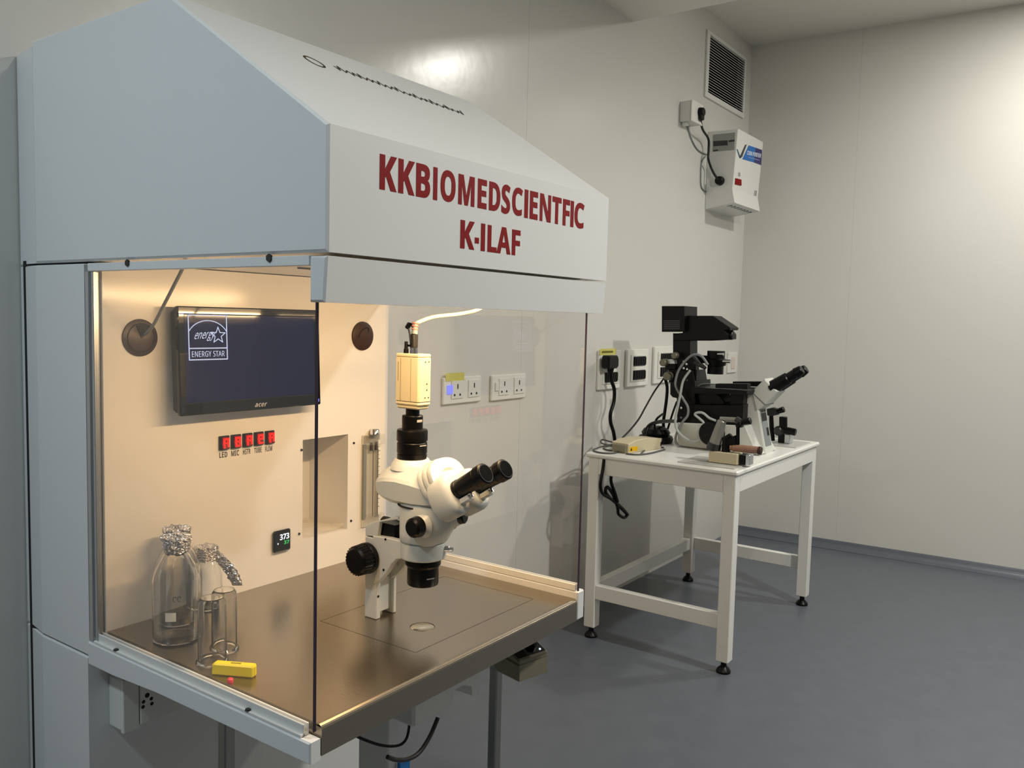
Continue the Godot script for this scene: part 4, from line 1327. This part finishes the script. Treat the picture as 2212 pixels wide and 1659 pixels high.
	tag(obj("power_cable", mb().tube(pth, 0.0075, 8), M.dark_cable), "black cable looping from the high socket box to the air purifier", "cable")
	var wp := []
	for q in [[1484, 264], [1487, 280], [1496, 305], [1508, 324], [1524, 333], [1533, 332]]: wp.append(hz(q[0], q[1], 0.006))
	tag(obj("wall_wire", mb().tube(wp, 0.004, 6), M.grey_cable), "thin grey wire on the wall below the high socket box", "wire")
	wp = []
	for q in [[1524, 338], [1516, 350], [1514, 380], [1515, 402], [1522, 412], [1530, 414]]: wp.append(hz(q[0], q[1], 0.006))
	tag(obj("wall_wire", mb().tube(wp, 0.004, 6), M.grey_cable), "thin grey wire looping behind the air purifier", "wire")
	# sockets above the table
	socket_plate(Vector3(3.018, 1.264, 0), 0.238, 0.212, "white wall plate with black modules and a yellow sticker, holding a black plug", true)
	socket_plate(Vector3(3.346, 1.264, 0), 0.262, 0.212, "white wall plate with two empty black modules, next to the stickered one", false)
	socket_plate(Vector3(3.705, 1.272, 0), 0.300, 0.222, "white wall plate with black modules partly hidden behind the black microscope pillar", false)
	var sx := hz(1571, 762, 0)
	var sy := hz(1588, 804, 0)
	var swp := thing("switch_plate", "narrow white switch plate beside the wall corner above the table", "switch", Vector3((sx.x + sy.x) / 2, sy.y, 0))
	obj("plate", mb().box(Vector3(sx.x, sy.y, 0), Vector3(sy.x, sx.y, 0.012), 0.003), M.plastic_white, swp)
	obj("rocker", mb().box(Vector3(lerpf(sx.x, sy.x, 0.3), lerpf(sy.y, sx.y, 0.2), 0.012), Vector3(lerpf(sx.x, sy.x, 0.7), lerpf(sy.y, sx.y, 0.8), 0.017), 0.002), mat(Color(0.88, 0.82, 0.78), 0.4), swp)
	power_plate(Vector3(1.763, 1.222, 0), 0.252, 0.112, "white wall socket with a glowing blue switch seen through the far glass pane", true)
	power_plate(Vector3(2.095, 1.218, 0), 0.262, 0.114, "white wall socket without lit switch seen through the far glass pane", false)

# ------------------------------------------------------------------ inverted microscope
func inverted_microscope() -> void:
	var xa := 2.955
	var xb := 3.205
	var t := thing("inverted_microscope", "large inverted microscope with black stand and white front on the white table", "microscope", Vector3(3.08, TT, 0.66))
	# base casting and front nose
	var b := sp([1463, 913, 1536, 916, 1610, 920, 1628, 962, 1640, 977, 1540, 972, 1463, 964], xa)
	for i in b.size():
		if b[i].y < TT + 0.02: b[i].y = TT + 0.004
	b[4].y = TT + 0.004
	var base := obj("base", mb().prism(b, "x", xa, xb, 0.005), M.scope, t, "white base casting")
	var na := 3.035
	var nbx := 3.150
	var np := sp([1607, 853, 1618, 849, 1628, 851, 1636, 872, 1654, 979, 1607, 979], na)
	np[4].y = TT
	np[5].y = TT
	var nose := obj("front_nose", mb().prism(np, "x", na, nbx, 0.006), M.scope, t, "white slanted front")
	# control panel on the nose front
	var fd := Vector3(0, np[3].y - np[4].y, np[3].x - np[4].x)
	var f0 := Vector3(na, np[4].y, np[4].x)
	var fxf := Transform3D(Basis(Vector3.RIGHT, fd.normalized(), Vector3.RIGHT.cross(fd.normalized())), f0)
	var flen := fd.length()
	var fw := nbx - na
	var pan := obj("control_panel", mb().box(Vector3(fw * 0.14, flen * 0.14, -0.004), Vector3(fw * 0.86, flen * 0.90, 0.002), 0.001, fxf), M.grey, nose, "dark grey control panel")
	obj("display", mb().box(Vector3(fw * 0.20, flen * 0.64, 0.0), Vector3(fw * 0.80, flen * 0.80, 0.003), 0.0, fxf).box(Vector3(fw * 0.20, flen * 0.82, 0.0), Vector3(fw * 0.80, flen * 0.86, 0.003), 0.0, fxf), M.black, pan)
	obj("button", mb().box(Vector3(fw * 0.55, flen * 0.34, 0.0), Vector3(fw * 0.78, flen * 0.50, 0.004), 0.001, fxf), M.black, pan)
	# binocular head
	var hd := sp([1624, 846, 1652, 818, 1681, 846, 1654, 874, 1634, 888], na)
	var head := obj("binocular_head", mb().prism(hd, "x", na - 0.004, nbx + 0.004, 0.005), M.scope, t, "white angled binocular head")
	obj("head_seam", mb().prism(sp([1623, 847, 1625, 846, 1655, 874, 1653, 876], na), "x", na - 0.0045, nbx + 0.0045), M.grey, head)
	for s in [0, 1]:
		var x: float = [3.062, 3.122][s]
		var e0 := hx(1672, 835, x)
		var e1 := hx(1704, 816, x)
		var e2 := hx(1733, 798, x)
		if s == 1:
			var sh := hx(1672, 835, 3.062) - e0
			e0 += Vector3(0, sh.y, sh.z); e1 += Vector3(0, sh.y, sh.z); e2 += Vector3(0, sh.y, sh.z)
		var dd := (e2 - e0).normalized()
		var ob := mb().cyl(e0 - dd * 0.02, e1, 0.034, 0.030, 24, 0.005)
		ob.cyl(e1, e1.lerp(e2, 0.55), 0.024, 0.024, 24, 0.002)
		ob.cyl(e1.lerp(e2, 0.5), e2, 0.027, 0.022, 24, 0.003)
		obj("eyepiece", ob, M.black, t, "black eyepiece")
	# black stand
	var k := mb()
	k.prism(sp([1462, 874, 1605, 874, 1603, 916, 1462, 914], xa + 0.01), "x", xa + 0.01, xb - 0.01, 0.003)
	k.prism(sp([1447, 823, 1500, 823, 1502, 876, 1462, 876, 1461, 860, 1452, 858, 1447, 852], xa + 0.02), "x", xa + 0.02, xb - 0.02, 0.004)
	k.prism(sp([1577, 848, 1606, 849, 1604, 876, 1577, 876], xa + 0.02), "x", xa + 0.02, xb - 0.02, 0.003)
	obj("stand", k, M.black, t, "black stand body")
	obj("nosepiece", mb().prism(sp([1500, 849, 1548, 849, 1560, 860, 1566, 868, 1564, 876, 1500, 876], xa + 0.05), "x", xa + 0.05, xb - 0.06, 0.004), M.black, t)
	var stg := mb()
	stg.prism(sp([1494, 836, 1614, 845, 1612, 852, 1494, 850], xa - 0.03), "x", xa - 0.03, xb + 0.02, 0.002)
	obj("stage", stg, M.black, t, "flat black stage")
	obj("stage_frame", mb().prism(sp([1545, 829, 1614, 829, 1614, 841, 1545, 838], xa - 0.02), "x", xa - 0.02, xa + 0.03, 0.002).prism(sp([1545, 829, 1614, 829, 1614, 841, 1545, 838], xa - 0.02), "x", xb - 0.04, xb, 0.002), M.black, t)
	# pillar, arm and lamp house
	var pxl := 3.03
	var pxr := 3.13
	obj("pillar", mb().prism(sp([1453, 720, 1490, 720, 1490, 824, 1453, 826], pxl), "x", pxl, pxr, 0.004), M.black, t, "black upright pillar")
	obj("pillar_foot", mb().prism(sp([1456, 800, 1497, 800, 1502, 830, 1456, 832], pxl - 0.03), "x", pxl - 0.03, pxr + 0.03, 0.004), M.black, t)
	obj("lamp_arm", mb().prism(sp([1474, 682, 1539, 682, 1577, 708, 1576, 713, 1565, 714, 1572, 722, 1572, 733, 1537, 736, 1453, 736, 1453, 721, 1474, 719], pxl - 0.01), "x", pxl - 0.01, pxr + 0.01, 0.004), M.black, t, "black overhanging lamp arm")
	var fl0 := hx(1562, 725, 3.06)
	var fl1 := hx(1584, 726, 3.06)
	obj("field_knob", mb().cyl(fl0, Vector3(3.06, fl0.y, fl1.z), 0.022, 0.020, 20, 0.004), M.black, t)
	var lz := sp([1429, 661, 1478, 661, 1478, 716, 1429, 717], 2.985)
	var lh := obj("lamp_house", mb().prism(lz, "x", 2.985, 3.150, 0.003), M.black, t, "square black lamp house")
	var vp := mb()
	for i in 5:
		vp.prism(sp([1434, 692 + i * 4.2, 1469, 692 + i * 4.2, 1469, 694.6 + i * 4.2, 1434, 694.6 + i * 4.2], 2.985), "x", 2.982, 2.987)
	obj("vent", vp, M.label_dark, lh)
	# condenser
	var cz := hx(1546, 785, 3.08)
	var cy0 := hx(1546, 808, 3.08).y
	var cy1 := hx(1546, 758, 3.08).y
	var CX := Transform3D(Basis(), Vector3(3.08, 0, cz.z))
	var h := cy1 - cy0
	obj("condenser", mb().lathe([Vector2(0, cy0), Vector2(0.040, cy0), Vector2(0.040, cy0 + h * 0.35), Vector2(0.050, cy0 + h * 0.38), Vector2(0.056, cy0 + h * 0.62), Vector2(0.044, cy0 + h * 0.68), Vector2(0.044, cy1), Vector2(0, cy1)], CX, 28), M.black, t, "black condenser barrel")
	obj("condenser_arm", mb().box(Vector3(3.05, cy0 + h * 0.45, 0.45), Vector3(3.11, cy0 + h * 0.78, cz.z), 0.004), M.black, t)
	var kn := hx(1562, 780, 3.06)
	obj("condenser_screw", mb().cyl(Vector3(3.06, kn.y, cz.z + 0.04), Vector3(3.06, kn.y, cz.z + 0.085), 0.009, 0.009, 12), M.chrome, t)
	obj("condenser_screw", mb().cyl(Vector3(3.03, kn.y + 0.035, cz.z + 0.03), Vector3(3.02, kn.y + 0.036, cz.z + 0.062), 0.007, 0.007, 12), M.chrome, t)
	# large dark focus knob on the flank
	var fk := hx(1541, 935, xa)
	obj("focus_knob", mb().cyl(Vector3(xa - 0.05, fk.y, fk.z), Vector3(xa, fk.y, fk.z), 0.058, 0.062, 32, 0.006), M.black, t, "large black coarse focus knob")
	# manipulator mounts on the pillar
	var mm := [[1440, 783, 3.02, 0.020, 0.05], [1447, 812, 3.0, 0.022, 0.04], [1461, 768, 3.0, 0.018, 0.03]]
	for i in mm.size():
		var q: Array = mm[i]
		var p := hx(q[0], q[1], q[2])
		obj("drive_knob", mb().cyl(p, p + Vector3(-q[4], 0, 0), q[3], q[3] * 0.92, 20, 0.003), mat(Color(0.50, 0.49, 0.42), 0.4, 0.5), t, "dull metal drive knob")
	for q in [[1436, 778, 1458, 798], [1444, 798, 1466, 826], [1484, 770, 1502, 800], [1486, 800, 1504, 822]]:
		obj("drive_block", mb().prism(sp([q[0], q[1], q[2], q[1], q[2], q[3], q[0], q[3]], 3.01), "x", 3.01, 3.06, 0.003), M.black, t)
	var sl := mb()
	sl.prism(sp([1431, 786, 1446, 776, 1458, 778, 1459, 786], 3.005), "x", 2.995, 3.03, 0.002)
	obj("drive_plate", sl, M.alu, t)
	# injector holders in front of the condenser
	var ih := mb()
	for q in [[1497, 768, 1512, 786], [1512, 786, 1524, 796], [1500, 782, 1519, 793]]:
		ih.cyl(hx(q[0], q[1], 3.0), hx(q[2], q[3], 3.0), 0.011, 0.009, 12)
	obj("pipette_holder", ih, M.dark_metal, t, "dull metal pipette holder")
	obj("pipette", mb().tube([hx(1508, 834, 2.98), hx(1520, 829, 2.98), hx(1545, 830, 2.98)], 0.003, 6), M.grey, t)
	for p in [[1488, 821], [1488, 827], [1482, 781], [1488, 786], [1482, 795], [1489, 797]]:
		var q := hx(p[0], p[1], 3.028)
		obj("screw", mb().cyl(q + Vector3(0.004, 0, 0), q + Vector3(-0.028, 0, 0), 0.006, 0.006, 8), M.chrome, t)
	for p in [[1472, 881], [1472, 902]]:
		var q := hx(p[0], p[1], xa + 0.01)
		obj("screw", mb().cyl(q, q + Vector3(-0.003, 0, 0), 0.006, 0.006, 8), M.chrome, t)
	# leads on the stand
	var lead := func(px: Array, x: float, r: float, m: Material, called: String, label: String) -> void:
		var pts := []
		for i in range(0, px.size(), 2): pts.append(hx(px[i], px[i + 1], x))
		tag(obj(called, mb().tube(pts, r, 8), m), label, "cable")
	lead.call([1529, 788, 1516, 770, 1500, 766, 1484, 776, 1466, 800, 1459, 826, 1463, 842, 1476, 862, 1486, 880, 1485, 898, 1474, 912, 1461, 938, 1460, 955, 1468, 968, 1470, 985, 1478, 1003, 1486, 1003, 1500, 997, 1528, 993], 2.935, 0.0065, M.grey_cable, "instrument_lead", "long grey lead arching over the black pillar down to the front manipulator")
	lead.call([1491, 800, 1476, 822, 1470, 850, 1463, 884, 1459, 905, 1461, 925, 1474, 942, 1492, 952, 1510, 950, 1521, 934, 1520, 914, 1512, 905, 1501, 895, 1509, 891, 1520, 893, 1532, 903, 1546, 909], 2.925, 0.0065, mat(Color(0.72, 0.74, 0.73), 0.4), "air_tube", "pale plastic tube looping across the white microscope base")

# ------------------------------------------------------------------ other things on the table
func table_things() -> void:
	# front manipulator
	var at := Vector3(2.600, TT, 0.820)
	var t := thing("micromanipulator", "cream-based micromanipulator with grey arm and copper barrel at the table's near corner", "micromanipulator", at)
	obj("base_plate", mb().box(Vector3(2.50, TT, 0.66), Vector3(2.72, TT + 0.005, 0.925), 0.001), M.plate, t)
	var f := Vector3(2.574, TT + 0.006, 0)
	var b0 := hx(1530, 1000, 2.575)
	var b1 := hx(1592, 1003, 2.575)
	obj("base_box", mb().box(Vector3(2.575, TT + 0.007, b0.z), Vector3(2.640, TT + 0.057, b1.z), 0.003), M.beige, t, "cream base box")
	obj("side_block", mb().box(Vector3(2.590, TT + 0.010, b1.z + 0.003), Vector3(2.640, TT + 0.052, b1.z + 0.030), 0.002), M.black, t)
	obj("side_plate", mb().box(Vector3(2.590, TT + 0.010, b1.z + 0.031), Vector3(2.640, TT + 0.056, b1.z + 0.050), 0.002), M.alu, t)
	var xx := 2.605
	var P := func(u: float, v: float) -> Vector3: return hx(u, v, 2.605)
	var c0: Vector3 = P.call(1568, 977)
	var c1: Vector3 = P.call(1568, 944)
	obj("control_barrel", mb().cyl(Vector3(xx, TT + 0.055, c0.z), Vector3(xx, c1.y, c0.z), 0.019, 0.018, 20, 0.003).cyl(Vector3(xx, c1.y - 0.01, c0.z), Vector3(xx, c1.y + 0.012, c0.z + 0.02), 0.016, 0.010, 14), M.black, t)
	obj("grey_arm", mb().cyl(P.call(1542, 968), P.call(1560, 908), 0.030, 0.020, 18, 0.004).cyl(P.call(1556, 905), P.call(1590, 907), 0.011, 0.011, 12), mat(Color(0.60, 0.60, 0.57), 0.35, 0.5), t, "dull silver arm")
	obj("arm_band", mb().cyl(P.call(1541, 971), P.call(1545, 957), 0.0325, 0.0325, 18), M.dark_metal, t)
	obj("joint_head", mb().cyl(P.call(1590, 905), P.call(1604, 914), 0.014, 0.014, 14).box(P.call(1590, 922) + Vector3(-0.012, 0, 0), P.call(1606, 906) + Vector3(0.012, 0, 0), 0.003), M.dark_metal, t)
	obj("joint_knob", mb().cyl(P.call(1602, 912), P.call(1622, 909), 0.014, 0.016, 16, 0.003), M.black, t)
	var jk: Vector3 = P.call(1599, 918)
	obj("joint_knob", mb().cyl(jk, jk + Vector3(-0.022, 0, 0), 0.012, 0.012, 16, 0.002), M.black, t)
	obj("column", mb().cyl(P.call(1594, 968), P.call(1594, 918), 0.008, 0.008, 12), M.black, t)
	obj("gear_block", mb().prism(sp([1574, 945, 1590, 940, 1592, 968, 1576, 972], xx), "x", xx - 0.01, xx + 0.03, 0.003), M.black, t)
	obj("copper_barrel", mb().cyl(P.call(1578, 966), P.call(1584, 967), 0.014, 0.014, 18).cyl(P.call(1584, 967), P.call(1640, 973), 0.0165, 0.0165, 22, 0.001), M.copper, t, "worn copper-coloured barrel")
	obj("barrel_end", mb().cyl(P.call(1638, 973), P.call(1645, 974), 0.0185, 0.0175, 20, 0.002), mat(Color(0.20, 0.10, 0.08), 0.5), t)
	# rear manipulator beyond the white front
	var a2 := Vector3(3.46, TT, 0.84)
	var t2 := thing("micromanipulator", "dark micromanipulator standing beyond the white microscope front", "micromanipulator", a2)
	xx = 3.44
	var P2 := func(u: float, v: float) -> Vector3: return hx(u, v, 3.44)
	obj("base_plate", mb().box(Vector3(3.34, TT, 0.66), Vector3(3.60, TT + 0.005, 0.93), 0.001), M.plate, t2)
	var q0: Vector3 = P2.call(1680, 950)
	var q1: Vector3 = P2.call(1706, 952)
	obj("base_box", mb().box(Vector3(xx, TT + 0.006, q0.z), Vector3(xx + 0.06, TT + 0.055, lerpf(q0.z, q1.z, 0.5)), 0.003), M.black, t2)
	obj("side_plate", mb().box(Vector3(xx, TT + 0.006, lerpf(q0.z, q1.z, 0.52)), Vector3(xx + 0.06, TT + 0.055, q1.z), 0.003), M.alu, t2)
	obj("column", mb().cyl(P2.call(1668, 952), P2.call(1666, 898), 0.014, 0.011, 14), M.black, t2)
	obj("joint_head", mb().prism(sp([1657, 883, 1670, 880, 1682, 884, 1681, 896, 1666, 899, 1658, 897], xx), "x", xx - 0.01, xx + 0.025, 0.003), M.dark_metal, t2)
	obj("joint_knob", mb().cyl(P2.call(1678, 889), P2.call(1694, 884), 0.014, 0.016, 16, 0.003), M.black, t2)
	obj("control_barrel", mb().cyl(P2.call(1692, 926), P2.call(1692, 900), 0.021, 0.021, 20, 0.003), M.black, t2)
	obj("control_barrel", mb().cyl(P2.call(1690, 928), P2.call(1719, 934), 0.019, 0.019, 20, 0.003), M.black, t2)
	var wv: Vector3 = P2.call(1684, 930)
	obj("drive_wheel", mb().cyl(wv + Vector3(-0.02, 0, 0), wv + Vector3(-0.034, 0, 0), 0.022, 0.020, 24, 0.002).cyl(wv, wv + Vector3(-0.02, 0, 0), 0.026, 0.026, 20), M.dark_metal, t2)
	# cream supply box
	var bx := thing("power_supply", "cream power supply box with a yellow warning sticker lying by the wall sockets", "power supply", Vector3(2.70, TT, 0.36))
	bx.rotation.y = -0.16
	var pb := PackedVector2Array([Vector2(-0.135, 0.0), Vector2(0.135, 0.0), Vector2(0.135, 0.052), Vector2(0.0, 0.064), Vector2(-0.08, 0.060), Vector2(-0.135, 0.046)])
	loc("case", mb().prism(pb, "z", -0.055, 0.045, 0.003), M.beige, bx)
	loc("warning_sticker", mb().box(Vector3(-0.128, 0.010, 0.045), Vector3(-0.062, 0.032, 0.0456)), mat(Color(0.92, 0.72, 0.05), 0.45), bx)
	loc("warning_print", mb().prism(PackedVector2Array([Vector2(-0.122, 0.014), Vector2(-0.106, 0.014), Vector2(-0.114, 0.029)]), "z", 0.0456, 0.0460), M.print, bx)
	loc("end_plate", mb().box(Vector3(-0.147, 0.006, -0.045), Vector3(-0.135, 0.040, 0.035), 0.002), M.beige_grey, bx)
	loc("switch", mb().box(Vector3(0.126, 0.014, 0.045), Vector3(0.131, 0.034, 0.049), 0.001), M.black, bx)
	# stacked black foot of the lamp supply
	var lp := hy(1458, 955, TT)
	lp = Vector3(3.02, TT, 0.30)
	tag(obj("black_coil", mb().lathe([Vector2(0, 0), Vector2(0.085, 0), Vector2(0.092, 0.02), Vector2(0.085, 0.034), Vector2(0.070, 0.040), Vector2(0.075, 0.052), Vector2(0.062, 0.072), Vector2(0.03, 0.085), Vector2(0, 0.085)], Transform3D(Basis(), lp), 28), M.black), "round black supply unit behind the cream power supply box", "supply unit")
	var wires := mb()
	var w := func(px: Array, z: float) -> Array:
		var o := []
		for i in range(0, px.size(), 2): o.append(hz(px[i], px[i + 1], z))
		return o
	# cables
	var k := func(called: String, pts: Array, r: float, m: Material, label: String) -> void:
		tag(obj(called, mb().tube(pts, r, 8), m), label, "cable")
	k.call("plug_cable", w.call([1320, 785, 1319, 800, 1321, 822, 1327, 842, 1326, 868, 1319, 892, 1319, 912, 1325, 932, 1328, 950], 0.06), 0.010, M.black, "black cable hanging from the stickered wall plate to the table")
	tag(obj("power_plug", mb().box(Vector3(2.895, 1.275, 0.030), Vector3(3.000, 1.345, 0.078), 0.008).cyl(Vector3(2.955, 1.28, 0.055), Vector3(2.955, 1.240, 0.055), 0.02, 0.012, 14), M.black), "black power plug in the stickered wall plate", "plug")
	k.call("thin_lead", w.call([1444, 800, 1432, 820, 1414, 845, 1394, 880, 1380, 905, 1360, 930, 1338, 952], 0.30), 0.0045, M.dark_cable, "thin dark lead slanting from the microscope down to the cream box")
	k.call("pillar_cable", w.call([1436, 815, 1441, 835, 1440, 860, 1436, 890, 1433, 915, 1436, 938], 0.28), 0.009, M.black, "black cable dropping behind the microscope pillar to the supply unit")
	k.call("pillar_cable", w.call([1462, 868, 1454, 890, 1446, 915, 1440, 935], 0.30), 0.006, M.black, "thinner black cable running from the stand to the supply unit")
	k.call("loop_cable", w.call([1394, 942, 1399, 924, 1412, 914, 1436, 910, 1460, 910], 0.32), 0.010, M.black, "thick black cable looping over the cream power supply box")
	k.call("loop_cable", w.call([1432, 894, 1418, 906, 1414, 924, 1420, 936, 1430, 940], 0.31), 0.006, M.black, "thin black cable curling beside the round black supply unit")
	var on := func(px: Array, r: float) -> Array:
		var o := []
		for i in range(0, px.size(), 2):
			o.append(hy(px[i], px[i + 1], TT + r))
		return o
	k.call("coiled_lead", on.call([1330, 960, 1310, 962, 1290, 968, 1282, 973, 1298, 978, 1325, 979, 1334, 974, 1312, 972, 1304, 966, 1326, 962], 0.004), 0.004, mat(Color(0.32, 0.32, 0.32), 0.5), "grey lead lying coiled on the table beside the cream box")
	k.call("coiled_lead", on.call([1328, 957, 1315, 953, 1300, 950, 1299, 957, 1316, 962, 1332, 966], 0.004), 0.004, mat(Color(0.32, 0.32, 0.32), 0.5), "grey lead curl next to the coiled one by the wall")
	k.call("table_lead", on.call([1352, 980, 1372, 982, 1392, 981, 1414, 977, 1436, 971], 0.004), 0.004, mat(Color(0.32, 0.32, 0.32), 0.5), "grey lead lying along the front of the cream box")
	k.call("table_lead", on.call([1384, 981, 1391, 974, 1400, 967, 1416, 965, 1434, 967], 0.004), 0.004, mat(Color(0.32, 0.32, 0.32), 0.5), "grey lead bending up from the cream box towards the microscope")
	# cable hanging under the table
	var hang := func(px: Array, z: float) -> Array:
		var o: Array = w.call(px, z)
		o.push_front(Vector3(o[0].x + 0.01, TT - 0.024, z))
		return o
	k.call("hanging_cable", hang.call([1302, 1015, 1297, 1045, 1301, 1065, 1320, 1078, 1338, 1092, 1354, 1110, 1348, 1118, 1336, 1110, 1334, 1095, 1324, 1068, 1312, 1052, 1308, 1062, 1316, 1074, 1332, 1088, 1356, 1112], 0.30), 0.008, M.black, "black cable bundle dangling below the white table")
	k.call("hanging_cable", hang.call([1322, 1018, 1320, 1040, 1328, 1064, 1334, 1084], 0.31), 0.008, M.black, "short black cable hanging under the table next to the bundle")

# ------------------------------------------------------------------ below the worktop
func under_things() -> void:
	# socket box on the base column
	var sb := thing("bench_socket", "grey-white socket box on the cabinet base below the ledge", "socket", Vector3(0.17, 0.50, 0.333))
	var bz := 0.400
	var bx := 0.048
	obj("back_box", mb().box(Vector3(bx, 0.535, 0.333), Vector3(0.262, 0.660, bz - 0.012), 0.004), M.plastic_white, sb)
	obj("blank_plate", mb().box(Vector3(bx - 0.002, 0.533, bz - 0.012), Vector3(0.086, 0.662, bz), 0.002), M.plastic_white, sb)
	var fp2 := obj("outlet_plate", mb().box(Vector3(0.088, 0.540, bz - 0.012), Vector3(0.262, 0.656, bz + 0.001), 0.002), M.plastic_white, sb)
	var hl := mb()
	for q in [[318, 1502], [327, 1509], [310, 1516], [328, 1520], [309, 1527]]:
		var p := hz(q[0], q[1], bz + 0.001)
		hl.cyl(Vector3(p.x, p.y, bz), Vector3(p.x, p.y, bz + 0.0015), 0.0045 if q[0] != 318 else 0.006, -1.0, 12)
	obj("pin_holes", hl, M.black, fp2)
	# controller box beside the front leg
	var ct := thing("dimmer_controller", "beige controller box with black top panel and round knob under the worktop", "controller", Vector3(0.793, 0.567, 1.000))
	ct.rotation_degrees.y = -13.0
	var w := 0.108
	var zr := -0.104
	var cp := PackedVector2Array([Vector2(zr, 0.012), Vector2(zr + 0.012, 0.0), Vector2(0.0, 0.0), Vector2(0.0, 0.045), Vector2(zr, 0.052)])
	loc("lower_case", mb().prism(cp, "x", 0.0, w, 0.003), M.beige_grey, ct)
	var up := PackedVector2Array([Vector2(zr, 0.0535), Vector2(0.0, 0.0465), Vector2(0.0, 0.057), Vector2(-0.062, 0.080), Vector2(zr, 0.080)])
	var uc := loc("upper_case", mb().prism(up, "x", 0.0, w, 0.003), M.beige_grey, ct)
	var dy := Vector3(0, 0.023, -0.062)
	var dl := dy.length()
	var pxf := Transform3D(Basis(Vector3.RIGHT, dy.normalized(), Vector3.RIGHT.cross(dy.normalized())), Vector3(0, 0.057, 0))
	loc("panel", mb().box(Vector3(w * 0.05, dl * 0.12, -0.001), Vector3(w * 0.95, dl * 0.92, 0.0012), 0.0, pxf), M.black_gloss, uc).set_meta("label", "glossy black control panel")
	var kc := pxf * Vector3(w * 0.72, dl * 0.62, 0.001)
	var kn := pxf.basis.z.normalized()
	loc("knob", mb().cyl(kc, kc + kn * 0.018, 0.015, 0.014, 24, 0.002), M.black, uc)
	loc("knob_cap", mb().cyl(kc + kn * 0.018, kc + kn * 0.019, 0.011, 0.011, 24), M.grey, uc)
	var lt := pxf * Vector3(w * 0.82, dl * 0.24, 0.001)
	loc("power_light", mb().cyl(lt, lt + kn * 0.002, 0.003, 0.003, 12), M.led_white, uc)
	# housing under the worktop
	var hg := thing("lamp_base_housing", "grey sheet-metal housing hanging under the steel worktop", "housing", Vector3(0.50, 0.60, 0.85))
	obj("case", mb().box(Vector3(0.400, 0.590, 0.74), Vector3(0.545, 0.722, 0.985), 0.006), M.white, hg)
	obj("bracket", mb().prism(fp([963, 1490, 1000, 1470, 1018, 1460, 1020, 1448, 1036, 1438, 1036, 1495, 1020, 1503, 1018, 1482, 1000, 1480, 966, 1500], 0.97), "z", 0.90, 0.97), M.white, hg)
	# white pedestal corner and blue sheet by it
	var pz := 0.88
	var p0 := hz(838, 1600, pz)
	var p1 := hz(860, 1600, pz)
	var ped := thing("white_pedestal", "slim white upright standing under the worktop", "pedestal", Vector3(p0.x, 0, pz))
	var ytp := hz(845, 1537, pz).y
	obj("upright", mb().box(Vector3(p0.x, 0.0, pz - 0.10), Vector3(p1.x, ytp, pz), 0.004), M.white, ped)
	obj("foot", mb().box(Vector3(p0.x - 0.06, 0.0, pz - 0.16), Vector3(p1.x + 0.06, 0.015, pz + 0.04), 0.004), M.white, ped)
	var s0 := hz(856, 1650, pz + 0.005)
	var sh := mb().box(Vector3(p1.x - 0.006, 0.0, pz + 0.002), Vector3(p1.x + 0.032, s0.y, pz + 0.012), 0.002)
	tag(obj("blue_panel", sh, M.sheet_blue), "bright blue panel leaning at the white upright", "panel")
	# cables
	var k := func(called: String, px: Array, z: float, r: float, m: Material, label: String) -> void:
		var o := []
		for i in range(0, px.size(), 2): o.append(hz(px[i], px[i + 1], z))
		tag(obj(called, mb().tube(o, r, 8), m), label, "cable")
	k.call("bench_cable", [748, 1584, 754, 1594, 762, 1594, 765, 1582, 766, 1588, 790, 1599, 820, 1609, 848, 1612, 868, 1607, 880, 1590, 886, 1552], 0.93, 0.0032, M.rubber, "black cable sagging under the steel worktop from the housing")
	k.call("bench_cable", [837, 1635, 855, 1641, 880, 1640, 905, 1626, 928, 1592, 946, 1550], 0.95, 0.0052, mat(Color(0.16, 0.14, 0.13), 0.5), "thick dark hose curving from the white upright to the housing")
	k.call("bench_cable", [690, 1622, 702, 1616, 712, 1607, 716, 1598], 1.05, 0.0030, M.rubber, "short black cable end beside the ledge corner")
